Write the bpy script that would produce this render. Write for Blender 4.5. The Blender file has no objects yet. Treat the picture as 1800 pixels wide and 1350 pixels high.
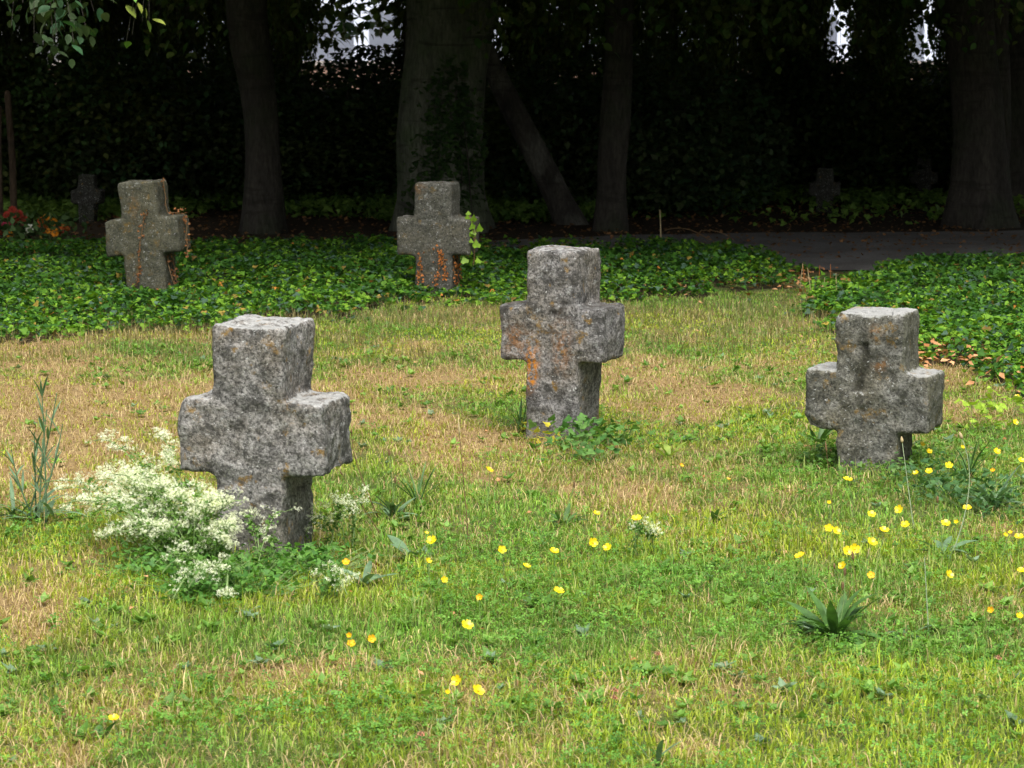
import bpy, bmesh, math, random
import numpy as np
from mathutils import Vector, Matrix, Euler, noise as mnoise

S = bpy.context.scene
random.seed(7)
RNG = np.random.default_rng(11)
R = math.radians

# ------------------------------------------------------------------ camera
EYE = 1.6
FPX = 4500.0                       # focal length in pixels of an 1800 px wide picture
PITCH = math.atan(575.0 / FPX)
cd = bpy.data.cameras.new("camera")
cam = bpy.data.objects.new("camera", cd)
S.collection.objects.link(cam)
cam.location = (0, 0, EYE)
cam.rotation_euler = (math.pi / 2 - PITCH, 0, 0)
cd.sensor_width = 36.0
cd.lens = FPX / 1800.0 * 36.0
cd.clip_start = 0.1
cd.clip_end = 2000
cd.dof.use_dof = True
cd.dof.focus_distance = 9.5
cd.dof.aperture_fstop = 14
S.camera = cam

# ------------------------------------------------------------------ world, sun
SUN_EL, SUN_AZ = R(64), R(172)     # azimuth measured from +Y towards +X
w = bpy.data.worlds.new("World")
S.world = w
w.use_nodes = True
nt = w.node_tree
nt.nodes.clear()
sky = nt.nodes.new('ShaderNodeTexSky')
sky.sky_type = 'NISHITA'
sky.sun_disc = False
sky.sun_elevation = SUN_EL
sky.sun_rotation = SUN_AZ
sky.dust_density = 3.0
hs = nt.nodes.new('ShaderNodeHueSaturation')
hs.inputs['Saturation'].default_value = 0.35
bg = nt.nodes.new('ShaderNodeBackground')
bg.inputs['Strength'].default_value = 0.14
out = nt.nodes.new('ShaderNodeOutputWorld')
nt.links.new(sky.outputs[0], hs.inputs['Color'])
nt.links.new(hs.outputs[0], bg.inputs['Color'])
nt.links.new(bg.outputs[0], out.inputs['Surface'])
sl = bpy.data.lights.new("sun", 'SUN')
sl.energy = 1.4
sl.angle = R(38)
sl.color = (1.0, 0.965, 0.90)
so = bpy.data.objects.new("sun", sl)
S.collection.objects.link(so)
sd = Vector((math.sin(SUN_AZ) * math.cos(SUN_EL), math.cos(SUN_AZ) * math.cos(SUN_EL), math.sin(SUN_EL)))
so.rotation_euler = sd.to_track_quat('Z', 'Y').to_euler()
so.location = sd * 30
S.view_settings.view_transform = 'Standard'
S.view_settings.look = 'None'
S.view_settings.gamma = 1
S.view_settings.exposure = 1.5
S.view_settings.use_curve_mapping = False
S.render.engine = 'CYCLES'
S.render.filter_size = 1.9

# ------------------------------------------------------------------ helpers
_sp, _cp = math.sin(PITCH), math.cos(PITCH)
def ray(px, py):
    a = (px - 900) / FPX; b = -(py - 675) / FPX
    return Vector((a, _cp + b * _sp, -_sp + b * _cp))
def at_h(px, py, h=0.0):
    """point of the line of sight where it is h above the ground plane"""
    d = ray(px, py); t = (h - EYE) / d.z
    return Vector((0, 0, EYE)) + d * t
def at_d(px, py, Y):
    d = ray(px, py)
    return Vector((0, 0, EYE)) + d * (Y / d.y)
def to_px(x, y, z):
    """photo pixel of world points (used only to lay out regions measured from the photo)"""
    dz = z - EYE
    dep = y * _cp - dz * _sp
    up = y * _sp + dz * _cp
    return 900 + FPX * x / dep, 675 - FPX * up / dep

def _hash(ix, iy, seed):
    h = (ix * 374761393 + iy * 668265263 + seed * 974634777) & 0x7fffffff
    h = ((h ^ (h >> 13)) * 1274126177) & 0x7fffffff
    return ((h ^ (h >> 16)) & 0xffff) / 65535.0
def vnoise(x, y, seed=0):
    x = np.asarray(x, float); y = np.asarray(y, float)
    ix = np.floor(x).astype(np.int64); iy = np.floor(y).astype(np.int64)
    fx = x - ix; fy = y - iy
    fx = fx * fx * (3 - 2 * fx); fy = fy * fy * (3 - 2 * fy)
    a = _hash(ix, iy, seed); b = _hash(ix + 1, iy, seed); c = _hash(ix, iy + 1, seed); d = _hash(ix + 1, iy + 1, seed)
    return (a * (1 - fx) + b * fx) * (1 - fy) + (c * (1 - fx) + d * fx) * fy
def fbm(x, y, seed=0, o=4):
    s = 0; a = 0.5; t = 0
    for i in range(o):
        s = s + a * vnoise(np.asarray(x) * 2 ** i, np.asarray(y) * 2 ** i, seed + i * 17); t += a; a *= 0.5
    return s / t
def gh(x, y):
    """height of the ground"""
    x = np.asarray(x, float); y = np.asarray(y, float)
    near = np.exp(-np.maximum(0, (np.hypot(x, y) - 30)) / 20)
    return ((fbm(x * 0.8, y * 0.8, 5, 3) - 0.5) * 0.07 + (fbm(x * 4, y * 4, 9, 2) - 0.5) * 0.018) * near

def sm(e0, e1, x):
    t = np.clip((x - e0) / (e1 - e0), 0, 1)
    return t * t * (3 - 2 * t)

BLOBS = [(130, 720, 290, 95, .75), (60, 820, 120, 60, .35), (620, 670, 330, 55, .26), (760, 770, 130, 50, .32), (1220, 700, 130, 50, .42),
         (1000, 630, 300, 50, .16), (50, 1085, 120, 70, .62), (180, 1010, 200, 40, .3), (470, 1045, 240, 24, .38), (1350, 1230, 170, 50, .30), (1215, 1325, 70, 28, .7),
         (1120, 860, 130, 50, .35), (1260, 960, 160, 45, .25), (780, 830, 200, 50, .2), (320, 1250, 260, 40, .16), (1650, 655, 60, 25, .5),
         (470, 1180, 200, 22, .22), (720, 1000, 80, 30, .1),
         (850, 1080, 330, 75, -.3), (520, 1120, 240, 30, -.3), (1480, 1050, 200, 50, -.1), (1000, 980, 250, 40, -.15), (1650, 900, 200, 60, -.25),
         (500, 990, 220, 30, -.35), (1720, 1130, 150, 60, -.2), (1650, 1300, 160, 50, -.15), (340, 640, 200, 22, -.25)]
def dryness(x, y):
    px, py = to_px(x, y, 0.0)
    v = 0.25 - .13 * sm(860, 1060, py)
    for cx, cy, rx, ry, a in BLOBS:
        v = v + a * np.exp(-(((px - cx) / rx) ** 2 + ((py - cy) / ry) ** 2))
    v = v + (fbm(x * 1.9, y * 1.5, 31, 4) - 0.5) * 1.05 + (fbm(x * 9, y * 7, 77, 2) - 0.5) * 0.65
    v = v - 0.25 * sm(26, 30, np.asarray(y))
    return np.clip(v, 0, 1)

def in_poly(px, py, poly):
    r = np.zeros(np.shape(px), bool)
    n = len(poly)
    for i in range(n):
        x0, y0 = poly[i]; x1, y1 = poly[(i + 1) % n]
        c = (y0 > py) != (y1 > py)
        xx = (x1 - x0) * (py - y0) / ((y1 - y0) if y1 != y0 else 1e-9) + x0
        r ^= c & (px < xx)
    return r
IVY_A = [(-900, 640), (0, 606), (160, 598), (330, 585), (560, 566), (700, 540), (900, 534), (1100, 527), (1250, 520), (1345, 508), (1405, 492), (1450, 482),
         (1330, 456), (1200, 448), (1000, 444), (700, 442), (300, 444), (0, 446), (-900, 448)]
IVY_B = [(1395, 545), (1440, 520), (1480, 505), (1560, 484), (1680, 470), (2700, 468), (2700, 800), (1900, 722), (1800, 700), (1720, 668), (1640, 640), (1590, 628), (1480, 580)]
def ivy_mask(x, y):
    px, py = to_px(x, y, 0.0)
    jx = (fbm(x * 3.2, y * 2.2, 3, 4) - .5) * 90; jy = (fbm(x * 3.2, y * 2.2, 41, 4) - .5) * 62 + (vnoise(x * 14, y * 10, 43) - .5) * 18
    return in_poly(px + jx, py + jy, IVY_A) | in_poly(px + jx, py + jy, IVY_B)

def new_obj(name, me, mats=None, parent=None):
    o = bpy.data.objects.new(name, me)
    S.collection.objects.link(o)
    if mats:
        for m in (mats if isinstance(mats, (list, tuple)) else [mats]):
            me.materials.append(m)
    if parent: o.parent = parent
    return o
def tag(o, label=None, cat=None, group=None, kind=None):
    if label: o['label'] = label
    if cat: o['category'] = cat
    if group: o['group'] = group
    if kind: o['kind'] = kind
    return o
def empty(name, loc, rz=0, label=None, cat=None, group=None):
    o = bpy.data.objects.new(name, None)
    S.collection.objects.link(o)
    o.location = loc; o.rotation_euler = (0, 0, rz); o.empty_display_size = 0.1
    return tag(o, label, cat, group)

def np_mesh(name, V, faces, col=None, smooth=False):
    """faces: list of int arrays (M,k)"""
    me = bpy.data.meshes.new(name)
    V = np.ascontiguousarray(V, dtype=np.float32).reshape(-1, 3)
    me.vertices.add(len(V)); me.vertices.foreach_set('co', V.ravel())
    tot = sum(f.size for f in faces); nf = sum(len(f) for f in faces)
    me.loops.add(tot); me.polygons.add(nf)
    me.loops.foreach_set('vertex_index', np.concatenate([f.ravel() for f in faces]).astype(np.int32))
    ls = []; s = 0
    for f in faces:
        ls.append(np.arange(len(f)) * f.shape[1] + s); s += f.size
    me.polygons.foreach_set('loop_start', np.concatenate(ls).astype(np.int32))
    if smooth: me.polygons.foreach_set('use_smooth', np.ones(nf, bool))
    me.update(calc_edges=True)
    if col is not None:
        a = me.color_attributes.new('col', 'FLOAT_COLOR', 'POINT')
        c = np.ones((len(V), 4), np.float32); c[:, :3] = np.asarray(col).reshape(-1, 3)
        a.data.foreach_set('color', c.ravel())
    return me

def rotm(yaw, pitch, roll):
    """Rz(yaw) @ Rx(pitch) @ Ry(roll), arrays -> (N,3,3)"""
    cy, sy, cp, sp, cr, sr = np.cos(yaw), np.sin(yaw), np.cos(pitch), np.sin(pitch), np.cos(roll), np.sin(roll)
    z = np.zeros_like(cy); o = np.ones_like(cy)
    Rz = np.stack([cy, -sy, z, sy, cy, z, z, z, o], -1).reshape(-1, 3, 3)
    Rx = np.stack([o, z, z, z, cp, -sp, z, sp, cp], -1).reshape(-1, 3, 3)
    Ry = np.stack([cr, z, sr, z, o, z, -sr, z, cr], -1).reshape(-1, 3, 3)
    return Rz @ Rx @ Ry
def scatter(name, tv, tf, P, M, s, col, shade=None):
    tv = np.asarray(tv, float); N = len(P); K = len(tv)
    V = np.einsum('nij,kj->nki', M, tv) * np.asarray(s).reshape(-1, 1, 1) + P[:, None, :]
    faces = []
    for k in sorted({len(f) for f in tf}):
        f = np.array([q for q in tf if len(q) == k])
        faces.append((f[None] + (np.arange(N) * K)[:, None, None]).reshape(-1, k))
    C = np.repeat(np.asarray(col)[:, None, :], K, 1)
    return np_mesh(name, V, faces, C)

def blades(name, P, h, wd, yaw, lean, col, tipcol=None, bend=1.0):
    """grass blades: two joints and a tip"""
    N = len(P)
    d = np.stack([np.cos(yaw), np.sin(yaw), np.zeros(N)], -1)
    s = np.stack([-np.sin(yaw), np.cos(yaw), np.zeros(N)], -1) * (wd / 2)[:, None]
    up = np.array([0, 0, 1.0])
    l1 = (lean * 0.45)[:, None]; l2 = (lean * (1 + .35 * bend))[:, None]
    m = P + (d * np.sin(l1) + up * np.cos(l1)) * (h * .5)[:, None]
    t = m + (d * np.sin(l2) + up * np.cos(l2)) * (h * .5)[:, None]
    V = np.stack([P - s * .8, P + s * .8, m - s, m + s, t], 1)
    b = (np.arange(N) * 5)[:, None]
    q = b + np.array([[0, 1, 3, 2]]); tr = b + np.array([[2, 3, 4]])
    if tipcol is None: tipcol = col
    C = np.stack([col, col, (col + tipcol) / 2, (col + tipcol) / 2, tipcol], 1)
    return np_mesh(name, V, [tr, q], C)

def tube(pts, radii, seg=6, cap=True, rn=None):
    """verts, faces of a tube"""
    V = []; F = []
    n = len(pts)
    up0 = Vector((0.31, 0.95, 0.05)).normalized()
    for i, p in enumerate(pts):
        a = pts[max(0, i - 1)]; b = pts[min(n - 1, i + 1)]
        t = (Vector(b) - Vector(a)).normalized()
        u = t.cross(up0)
        if u.length < .1: u = t.cross(Vector((1, 0, 0)))
        u.normalize(); v = t.cross(u)
        for k in range(seg):
            an = 2 * math.pi * k / seg
            r = radii[i] * (rn(i, an) if rn else 1)
            V.append(tuple(Vector(p) + (u * math.cos(an) + v * math.sin(an)) * r))
    for i in range(n - 1):
        for k in range(seg):
            a = i * seg + k; b = i * seg + (k + 1) % seg
            F.append((a, b, b + seg, a + seg))
    if cap:
        F.append(tuple(range(seg))[::-1]); F.append(tuple(range((n - 1) * seg, n * seg)))
    return V, F
def merge(parts):
    V = []; F = []
    for v, f in parts:
        o = len(V); V += list(v); F += [tuple(i + o for i in q) for q in f]
    return V, F
def mesh_pd(name, V, F, smooth=False):
    me = bpy.data.meshes.new(name); me.from_pydata([tuple(v) for v in V], [], F); me.update()
    if smooth:
        me.polygons.foreach_set('use_smooth', np.ones(len(me.polygons), bool))
    return me
def curve_pts(a, b, sag=(0, 0, 0), n=7):
    a = Vector(a); b = Vector(b); c = (a + b) / 2 + Vector(sag)
    return [a * (1 - t) ** 2 + c * 2 * t * (1 - t) + b * t * t for t in [i / (n - 1) for i in range(n)]]

# ------------------------------------------------------------------ materials
def mat(name, rough=0.7, spec=0.3):
    m = bpy.data.materials.new(name); m.use_nodes = True
    b = m.node_tree.nodes['Principled BSDF']
    b.inputs['Roughness'].default_value = rough
    b.inputs['Specular IOR Level'].default_value = spec
    return m, m.node_tree, b
def N(nt, t, **kw):
    n = nt.nodes.new(t)
    for k, v in kw.items(): setattr(n, k, v)
    return n
def noise_n(nt, vec, scale, detail=4, rough=.55, dist=0):
    n = N(nt, 'ShaderNodeTexNoise'); n.inputs['Scale'].default_value = scale
    n.inputs['Detail'].default_value = detail; n.inputs['Roughness'].default_value = rough
    n.inputs['Distortion'].default_value = dist
    if vec is not None: nt.links.new(vec, n.inputs['Vector'])
    return n.outputs[0]
def ramp(nt, fac, stops):
    r = N(nt, 'ShaderNodeValToRGB')
    e = r.color_ramp.elements
    while len(e) < len(stops): e.new(0.5)
    for i, (p, c) in enumerate(stops):
        e[i].position = p
        e[i].color = (c, c, c, 1) if isinstance(c, (int, float)) else (*c, 1)
    nt.links.new(fac, r.inputs[0])
    return r.outputs[0]
def mixc(nt, fac, a, b, mode='MIX'):
    m = N(nt, 'ShaderNodeMix', data_type='RGBA', blend_type=mode)
    for s, v in ((m.inputs[0], fac), (m.inputs[6], a), (m.inputs[7], b)):
        if hasattr(v, 'links'): nt.links.new(v, s)
        elif isinstance(v, (int, float)): s.default_value = v
        else: s.default_value = (*v, 1)
    return m.outputs[2]
def mth(nt, op, a, b=None, clamp=False):
    m = N(nt, 'ShaderNodeMath', operation=op, use_clamp=clamp)
    for s, v in ((m.inputs[0], a), (m.inputs[1], b)):
        if v is None: continue
        if hasattr(v, 'links'): nt.links.new(v, s)
        else: s.default_value = v
    return m.outputs[0]

def leaf_mat(name, trans=0.3, rough=0.55, spec=0.25, attr='col', base=None, var=0.25, vscale=60, tmul=(1.0, 1.15, .5)):
    m, nt, b = mat(name, rough, spec)
    if base is None:
        a = N(nt, 'ShaderNodeAttribute'); a.attribute_name = attr; c = a.outputs['Color']
    else:
        rgb = N(nt, 'ShaderNodeRGB'); rgb.outputs[0].default_value = (*base, 1); c = rgb.outputs[0]
    g = N(nt, 'ShaderNodeNewGeometry')
    nz = noise_n(nt, g.outputs['Position'], vscale, 2)
    k = ramp(nt, nz, [(0.3, 1 - var), (0.7, 1 + var)])
    c = mixc(nt, 1.0, c, k, 'MULTIPLY')
    nt.links.new(c, b.inputs['Base Color'])
    if trans:
        t = N(nt, 'ShaderNodeBsdfTranslucent')
        tc = mixc(nt, 1.0, c, tmul, 'MULTIPLY')
        nt.links.new(tc, t.inputs['Color'])
        mx = N(nt, 'ShaderNodeMixShader'); mx.inputs[0].default_value = trans
        nt.links.new(b.outputs[0], mx.inputs[1]); nt.links.new(t.outputs[0], mx.inputs[2])
        nt.links.new(mx.outputs[0], nt.nodes['Material Output'].inputs['Surface'])
    return m

M_GRASS = leaf_mat('grass_blade', .35, .5, .25, tmul=(1.15, 1.2, .6))
M_IVY = leaf_mat('ivy_leaf', .3, .6, .15, var=.3, vscale=40, tmul=(1.2, 1.25, .5))
M_TREE = leaf_mat('tree_leaf', .2, .55, .2, var=.3, vscale=8)
M_WEED = leaf_mat('weed_leaf', .25, .5, .3, base=(.07, .15, .035), var=.35, vscale=30)
M_WEEDG = leaf_mat('grey_green_leaf', .2, .55, .3, base=(.12, .2, .1), var=.3, vscale=30)
M_STEMG = leaf_mat('green_stem', 0, .6, .2, base=(.16, .24, .08))
M_STEMP = leaf_mat('pale_stem', 0, .6, .2, base=(.30, .36, .22))
M_STEMB = leaf_mat('brown_stem', 0, .8, .1, base=(.16, .10, .05))
M_STRAW = leaf_mat('straw_stem', 0, .8, .1, base=(.42, .33, .18))
M_YEL = leaf_mat('buttercup_petal', .2, .3, .5, base=(.82, .60, .01), var=.1)
M_YELO = leaf_mat('faded_buttercup_petal', .2, .4, .4, base=(.80, .42, .01), var=.15)
M_YELC = leaf_mat('buttercup_centre', 0, .7, .1, base=(.65, .42, .02), var=.2, vscale=400)
M_ORDEAD = leaf_mat('dead_orange_leaf', .2, .6, .2, base=(.38, .13, .03), var=.5, vscale=30)
M_WHITEF = leaf_mat('bedstraw_flower', .3, .7, .1, base=(.86, .87, .66), var=.12, vscale=50)
M_LITTER = leaf_mat('fallen_leaf', .1, .7, .15)

def stone_mat(name, dark, light, warm, white=0.6, must=0.5, seed=0.0):
    m, nt, b = mat(name, .92, .15)
    tc = N(nt, 'ShaderNodeTexCoord'); ad = N(nt, 'ShaderNodeVectorMath', operation='ADD')
    nt.links.new(tc.outputs['Object'], ad.inputs[0]); ad.inputs[1].default_value = (seed, seed * 1.7, seed * .6)
    v = ad.outputs[0]
    big = noise_n(nt, v, 5, 5, .6); mid = noise_n(nt, v, 22, 6, .65); fine = noise_n(nt, v, 95, 4, .7)
    c = ramp(nt, mid, [(.32, dark), (.52, tuple((a + d) / 2 for a, d in zip(dark, light))), (.72, light)])
    c = mixc(nt, ramp(nt, big, [(.42, 0.0), (.68, .6)]), c, warm)
    sp = ramp(nt, fine, [(.36, .3), (.5, 1.0), (.64, 1.6)])
    c = mixc(nt, 1.0, c, sp, 'MULTIPLY')
    c = mixc(nt, ramp(nt, noise_n(nt, v, 44, 5, .75), [(.58, 0.0), (.68, .4)]), c, (.40, .38, .35))
    # dark crusts
    dk = ramp(nt, noise_n(nt, v, 13, 6, .75, .4), [(.51, 0.0), (.60, .75)])
    c = mixc(nt, dk, c, (.05, .048, .043))
    # pale crustose lichen, more of it on faces that look up
    g = N(nt, 'ShaderNodeNewGeometry'); sx = N(nt, 'ShaderNodeSeparateXYZ'); nt.links.new(g.outputs['Normal'], sx.inputs[0])
    upf = N(nt, 'ShaderNodeMapRange'); upf.inputs[1].default_value = .35; upf.inputs[2].default_value = .85; nt.links.new(sx.outputs['Z'], upf.inputs[0])
    ln = noise_n(nt, v, 30, 5, .7)
    lv = mth(nt, 'ADD', ln, mth(nt, 'MULTIPLY', upf.outputs[0], .22 * white))
    lf = ramp(nt, lv, [(.60, 0.0), (.67, .65)])
    c = mixc(nt, lf, c, (.44, .44, .41))
    # mustard lichen spots
    mn = ramp(nt, noise_n(nt, v, 16, 3, .6), [(.63 - .05 * must, 0.0), (.70 - .05 * must, .8)])
    mb = ramp(nt, noise_n(nt, v, 60, 3, .6), [(.42, 0.2), (.6, 1.0)])
    c = mixc(nt, mth(nt, 'MULTIPLY', mn, mb), c, (.26, .15, .03))
    # stains set by hand on the mesh
    a = N(nt, 'ShaderNodeAttribute'); a.attribute_name = 'col'
    sr = N(nt, 'ShaderNodeSeparateColor'); nt.links.new(a.outputs['Color'], sr.inputs[0])
    of = mth(nt, 'MULTIPLY', sr.outputs[0], ramp(nt, noise_n(nt, v, 38, 4, .7), [(.43, 0.0), (.56, 1.0)]))
    c = mixc(nt, of, c, (.55, .20, .012))
    c = mixc(nt, mth(nt, 'MULTIPLY', sr.outputs[1], .9), c, (.03, .027, .023))
    c = mixc(nt, mth(nt, 'MULTIPLY', sr.outputs[2], ramp(nt, fine, [(.35, 0.2), (.6, 1.0)])), c, (.10, .105, .055))
    c = mixc(nt, 1.0, c, (.82, .825, .84), 'MULTIPLY')
    fl = ramp(nt, noise_n(nt, v, 70, 3, .8), [(.635, 0.0), (.68, .8)])
    c = mixc(nt, fl, c, (.52, .52, .50))
    pt = ramp(nt, noise_n(nt, v, 52, 4, .8, .3), [(.33, .75), (.40, 0.0)])
    c = mixc(nt, pt, c, (.035, .034, .032))
    nt.links.new(c, b.inputs['Base Color'])
    bp = N(nt, 'ShaderNodeBump'); bp.inputs['Strength'].default_value = 1.0; bp.inputs['Distance'].default_value = .009
    hsum = mth(nt, 'ADD', mth(nt, 'MULTIPLY', fine, .5), mth(nt, 'MULTIPLY', mid, 1.3))
    nt.links.new(hsum, bp.inputs['Height']); nt.links.new(bp.outputs[0], b.inputs['Normal'])
    return m

def bark_mat(name, c1, c2, c3, seed=0):
    m, nt, b = mat(name, .9, .15)
    tc = N(nt, 'ShaderNodeTexCoord'); mp = N(nt, 'ShaderNodeMapping'); nt.links.new(tc.outputs['Object'], mp.inputs[0])
    mp.inputs['Scale'].default_value = (1, 1, .3); mp.inputs['Location'].default_value = (seed, seed, 0)
    v = mp.outputs[0]
    n1 = noise_n(nt, v, 6, 6, .6, .5); n2 = noise_n(nt, tc.outputs['Object'], 2.2, 4, .6); n3 = noise_n(nt, v, 40, 4, .65)
    c = ramp(nt, n1, [(.3, c1), (.7, c2)])
    c = mixc(nt, ramp(nt, n2, [(.48, 0.0), (.64, .8)]), c, c3)
    c = mixc(nt, 1.0, c, ramp(nt, n3, [(.3, .55), (.7, 1.35)]), 'MULTIPLY')
    m2 = N(nt, 'ShaderNodeMapping'); nt.links.new(tc.outputs['Object'], m2.inputs[0]); m2.inputs['Scale'].default_value = (1, 1, 7); m2.inputs['Location'].default_value = (seed, 3, 1)
    n4 = noise_n(nt, m2.outputs[0], 1.6, 5, .6, .8)
    c = mixc(nt, ramp(nt, n4, [(.56, 0.0), (.64, .55)]), c, (.02, .018, .014))
    nt.links.new(c, b.inputs['Base Color'])
    bp = N(nt, 'ShaderNodeBump'); bp.inputs['Strength'].default_value = .9; bp.inputs['Distance'].default_value = .03
    nt.links.new(mth(nt, 'ADD', n1, mth(nt, 'MULTIPLY', n3, .9)), bp.inputs['Height']); nt.links.new(bp.outputs[0], b.inputs['Normal'])
    return m
M_BEECH = bark_mat('beech_bark', (.055, .058, .042), (.125, .128, .092), (.06, .08, .038))
M_BARK = bark_mat('dark_bark', (.026, .023, .019), (.062, .054, .043), (.034, .038, .022), 3.1)
M_BARKP = bark_mat('pale_patch_bark', (.026, .023, .019), (.06, .053, .043), (.11, .105, .085), 5.0)
M_WOOD = bark_mat('stake_wood', (.045, .03, .02), (.075, .052, .032), (.06, .04, .025), 1.0)

def simple(name, c, rough=.8, var=.2, scale=6, bump=0):
    m, nt, b = mat(name, rough, .2)
    tc = N(nt, 'ShaderNodeTexCoord')
    n = noise_n(nt, tc.outputs['Object'], scale, 6, .6)
    cc = mixc(nt, 1.0, c, ramp(nt, n, [(.3, 1 - var), (.7, 1 + var)]), 'MULTIPLY')
    nt.links.new(cc, b.inputs['Base Color'])
    if bump:
        bp = N(nt, 'ShaderNodeBump'); bp.inputs['Strength'].default_value = .6; bp.inputs['Distance'].default_value = bump
        nt.links.new(n, bp.inputs['Height']); nt.links.new(bp.outputs[0], b.inputs['Normal'])
    return m

# ------------------------------------------------------------------ setting: ground
def axis(parts):
    return np.unique(np.round(np.concatenate([np.arange(a, b, s) for a, b, s in parts]), 4))
gx = axis([(-400, -60, 40), (-60, -12, 4), (-12, -7, .5), (-7, 7, .07), (7, 12, .5), (12, 60, 4), (60, 401, 40)])
gy = axis([(-400, -60, 40), (-60, 0, 4), (0, 5, .5), (5, 24, .07), (24, 40, .4), (40, 80, 4), (80, 441, 40)])
X, Y = np.meshgrid(gx, gy)
PX, PY = to_px(X, np.maximum(Y, 1.0), 0.0)
Z = gh(X, Y)
dr = dryness(X, np.maximum(Y, 1.0))
soil = np.clip(sm(18.0, 19.6, Y) * (1 - sm(60, 90, Y)) + .9 * ivy_mask(X, np.maximum(Y, 1.0)) * (Y > 3), 0, 1)
colr = np.stack([dr, soil, fbm(X * 2.5, Y * 2.5, 60, 3)], -1)
nx, ny = len(gx), len(gy)
ii = (np.arange(ny - 1)[:, None] * nx + np.arange(nx - 1)[None, :]).ravel()
me = np_mesh('ground', np.stack([X, Y, Z], -1), [np.stack([ii, ii + 1, ii + 1 + nx, ii + nx], 1)], colr, smooth=True)
m, nt, b = mat('ground_turf', .95, .1)
a = N(nt, 'ShaderNodeAttribute'); a.attribute_name = 'col'
sp = N(nt, 'ShaderNodeSeparateColor'); nt.links.new(a.outputs['Color'], sp.inputs[0])
g = N(nt, 'ShaderNodeNewGeometry')
n1 = noise_n(nt, g.outputs['Position'], 45, 6, .7); n2 = noise_n(nt, g.outputs['Position'], 200, 3, .7)
green = ramp(nt, n1, [(.3, (.04, .055, .018)), (.7, (.12, .15, .04))])
dryc = ramp(nt, n1, [(.3, (.13, .085, .045)), (.55, (.26, .18, .08)), (.75, (.38, .28, .13))])
soilc = ramp(nt, n1, [(.3, (.02, .015, .01)), (.7, (.06, .042, .025))])
c = mixc(nt, ramp(nt, sp.outputs[0], [(.25, 0.0), (.6, 1.0)]), green, dryc)
c = mixc(nt, sp.outputs[1], c, soilc)
c = mixc(nt, 1.0, c, ramp(nt, n2, [(.3, .6), (.7, 1.35)]), 'MULTIPLY')
nt.links.new(c, b.inputs['Base Color'])
bp = N(nt, 'ShaderNodeBump'); bp.inputs['Strength'].default_value = 1; bp.inputs['Distance'].default_value = .012
nt.links.new(n1, bp.inputs['Height']); nt.links.new(bp.outputs[0], b.inputs['Normal'])
tag(new_obj('ground', me, m), kind='structure')

# path: a gravelled strip crossing behind the ivy
m, nt, b = mat('path_gravel', .95, .1)
g = N(nt, 'ShaderNodeNewGeometry')
n1 = noise_n(nt, g.outputs['Position'], 60, 5, .7); n2 = noise_n(nt, g.outputs['Position'], 1.3, 4, .6)
c = ramp(nt, n1, [(.3, (.09, .085, .08)), (.7, (.21, .20, .19))])
c = mixc(nt, ramp(nt, n2, [(.4, 0.0), (.7, .6)]), c, (.05, .04, .03))
nt.links.new(c, b.inputs['Base Color'])
bp = N(nt, 'ShaderNodeBump'); bp.inputs['Strength'].default_value = .8; bp.inputs['Distance'].default_value = .01
nt.links.new(n1, bp.inputs['Height']); nt.links.new(bp.outputs[0], b.inputs['Normal'])
xs = np.arange(-1.2, 14.01, .2); ts = np.linspace(0, 1, 14)
near = 21.2 - 2.3 * sm(.8, 3.0, xs) + (fbm(xs * 1.5, xs * 0, 8, 3) - .5) * .3
far = 22.3 + 1.2 * sm(-1, 3, xs) + (fbm(xs * 1.5, xs * 0 + 5, 8, 3) - .5) * .3
PXx = np.repeat(xs[:, None], 14, 1); PYy = near[:, None] * (1 - ts) + far[:, None] * ts
V = np.stack([PXx, PYy, gh(PXx, PYy) + .008], -1)
ii = (np.arange(len(xs) - 1)[:, None] * 14 + np.arange(13)[None, :]).ravel()
tag(new_obj('path', np_mesh('path', V, [np.stack([ii, ii + 14, ii + 15, ii + 1], 1)], smooth=True), m), kind='structure')

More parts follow.
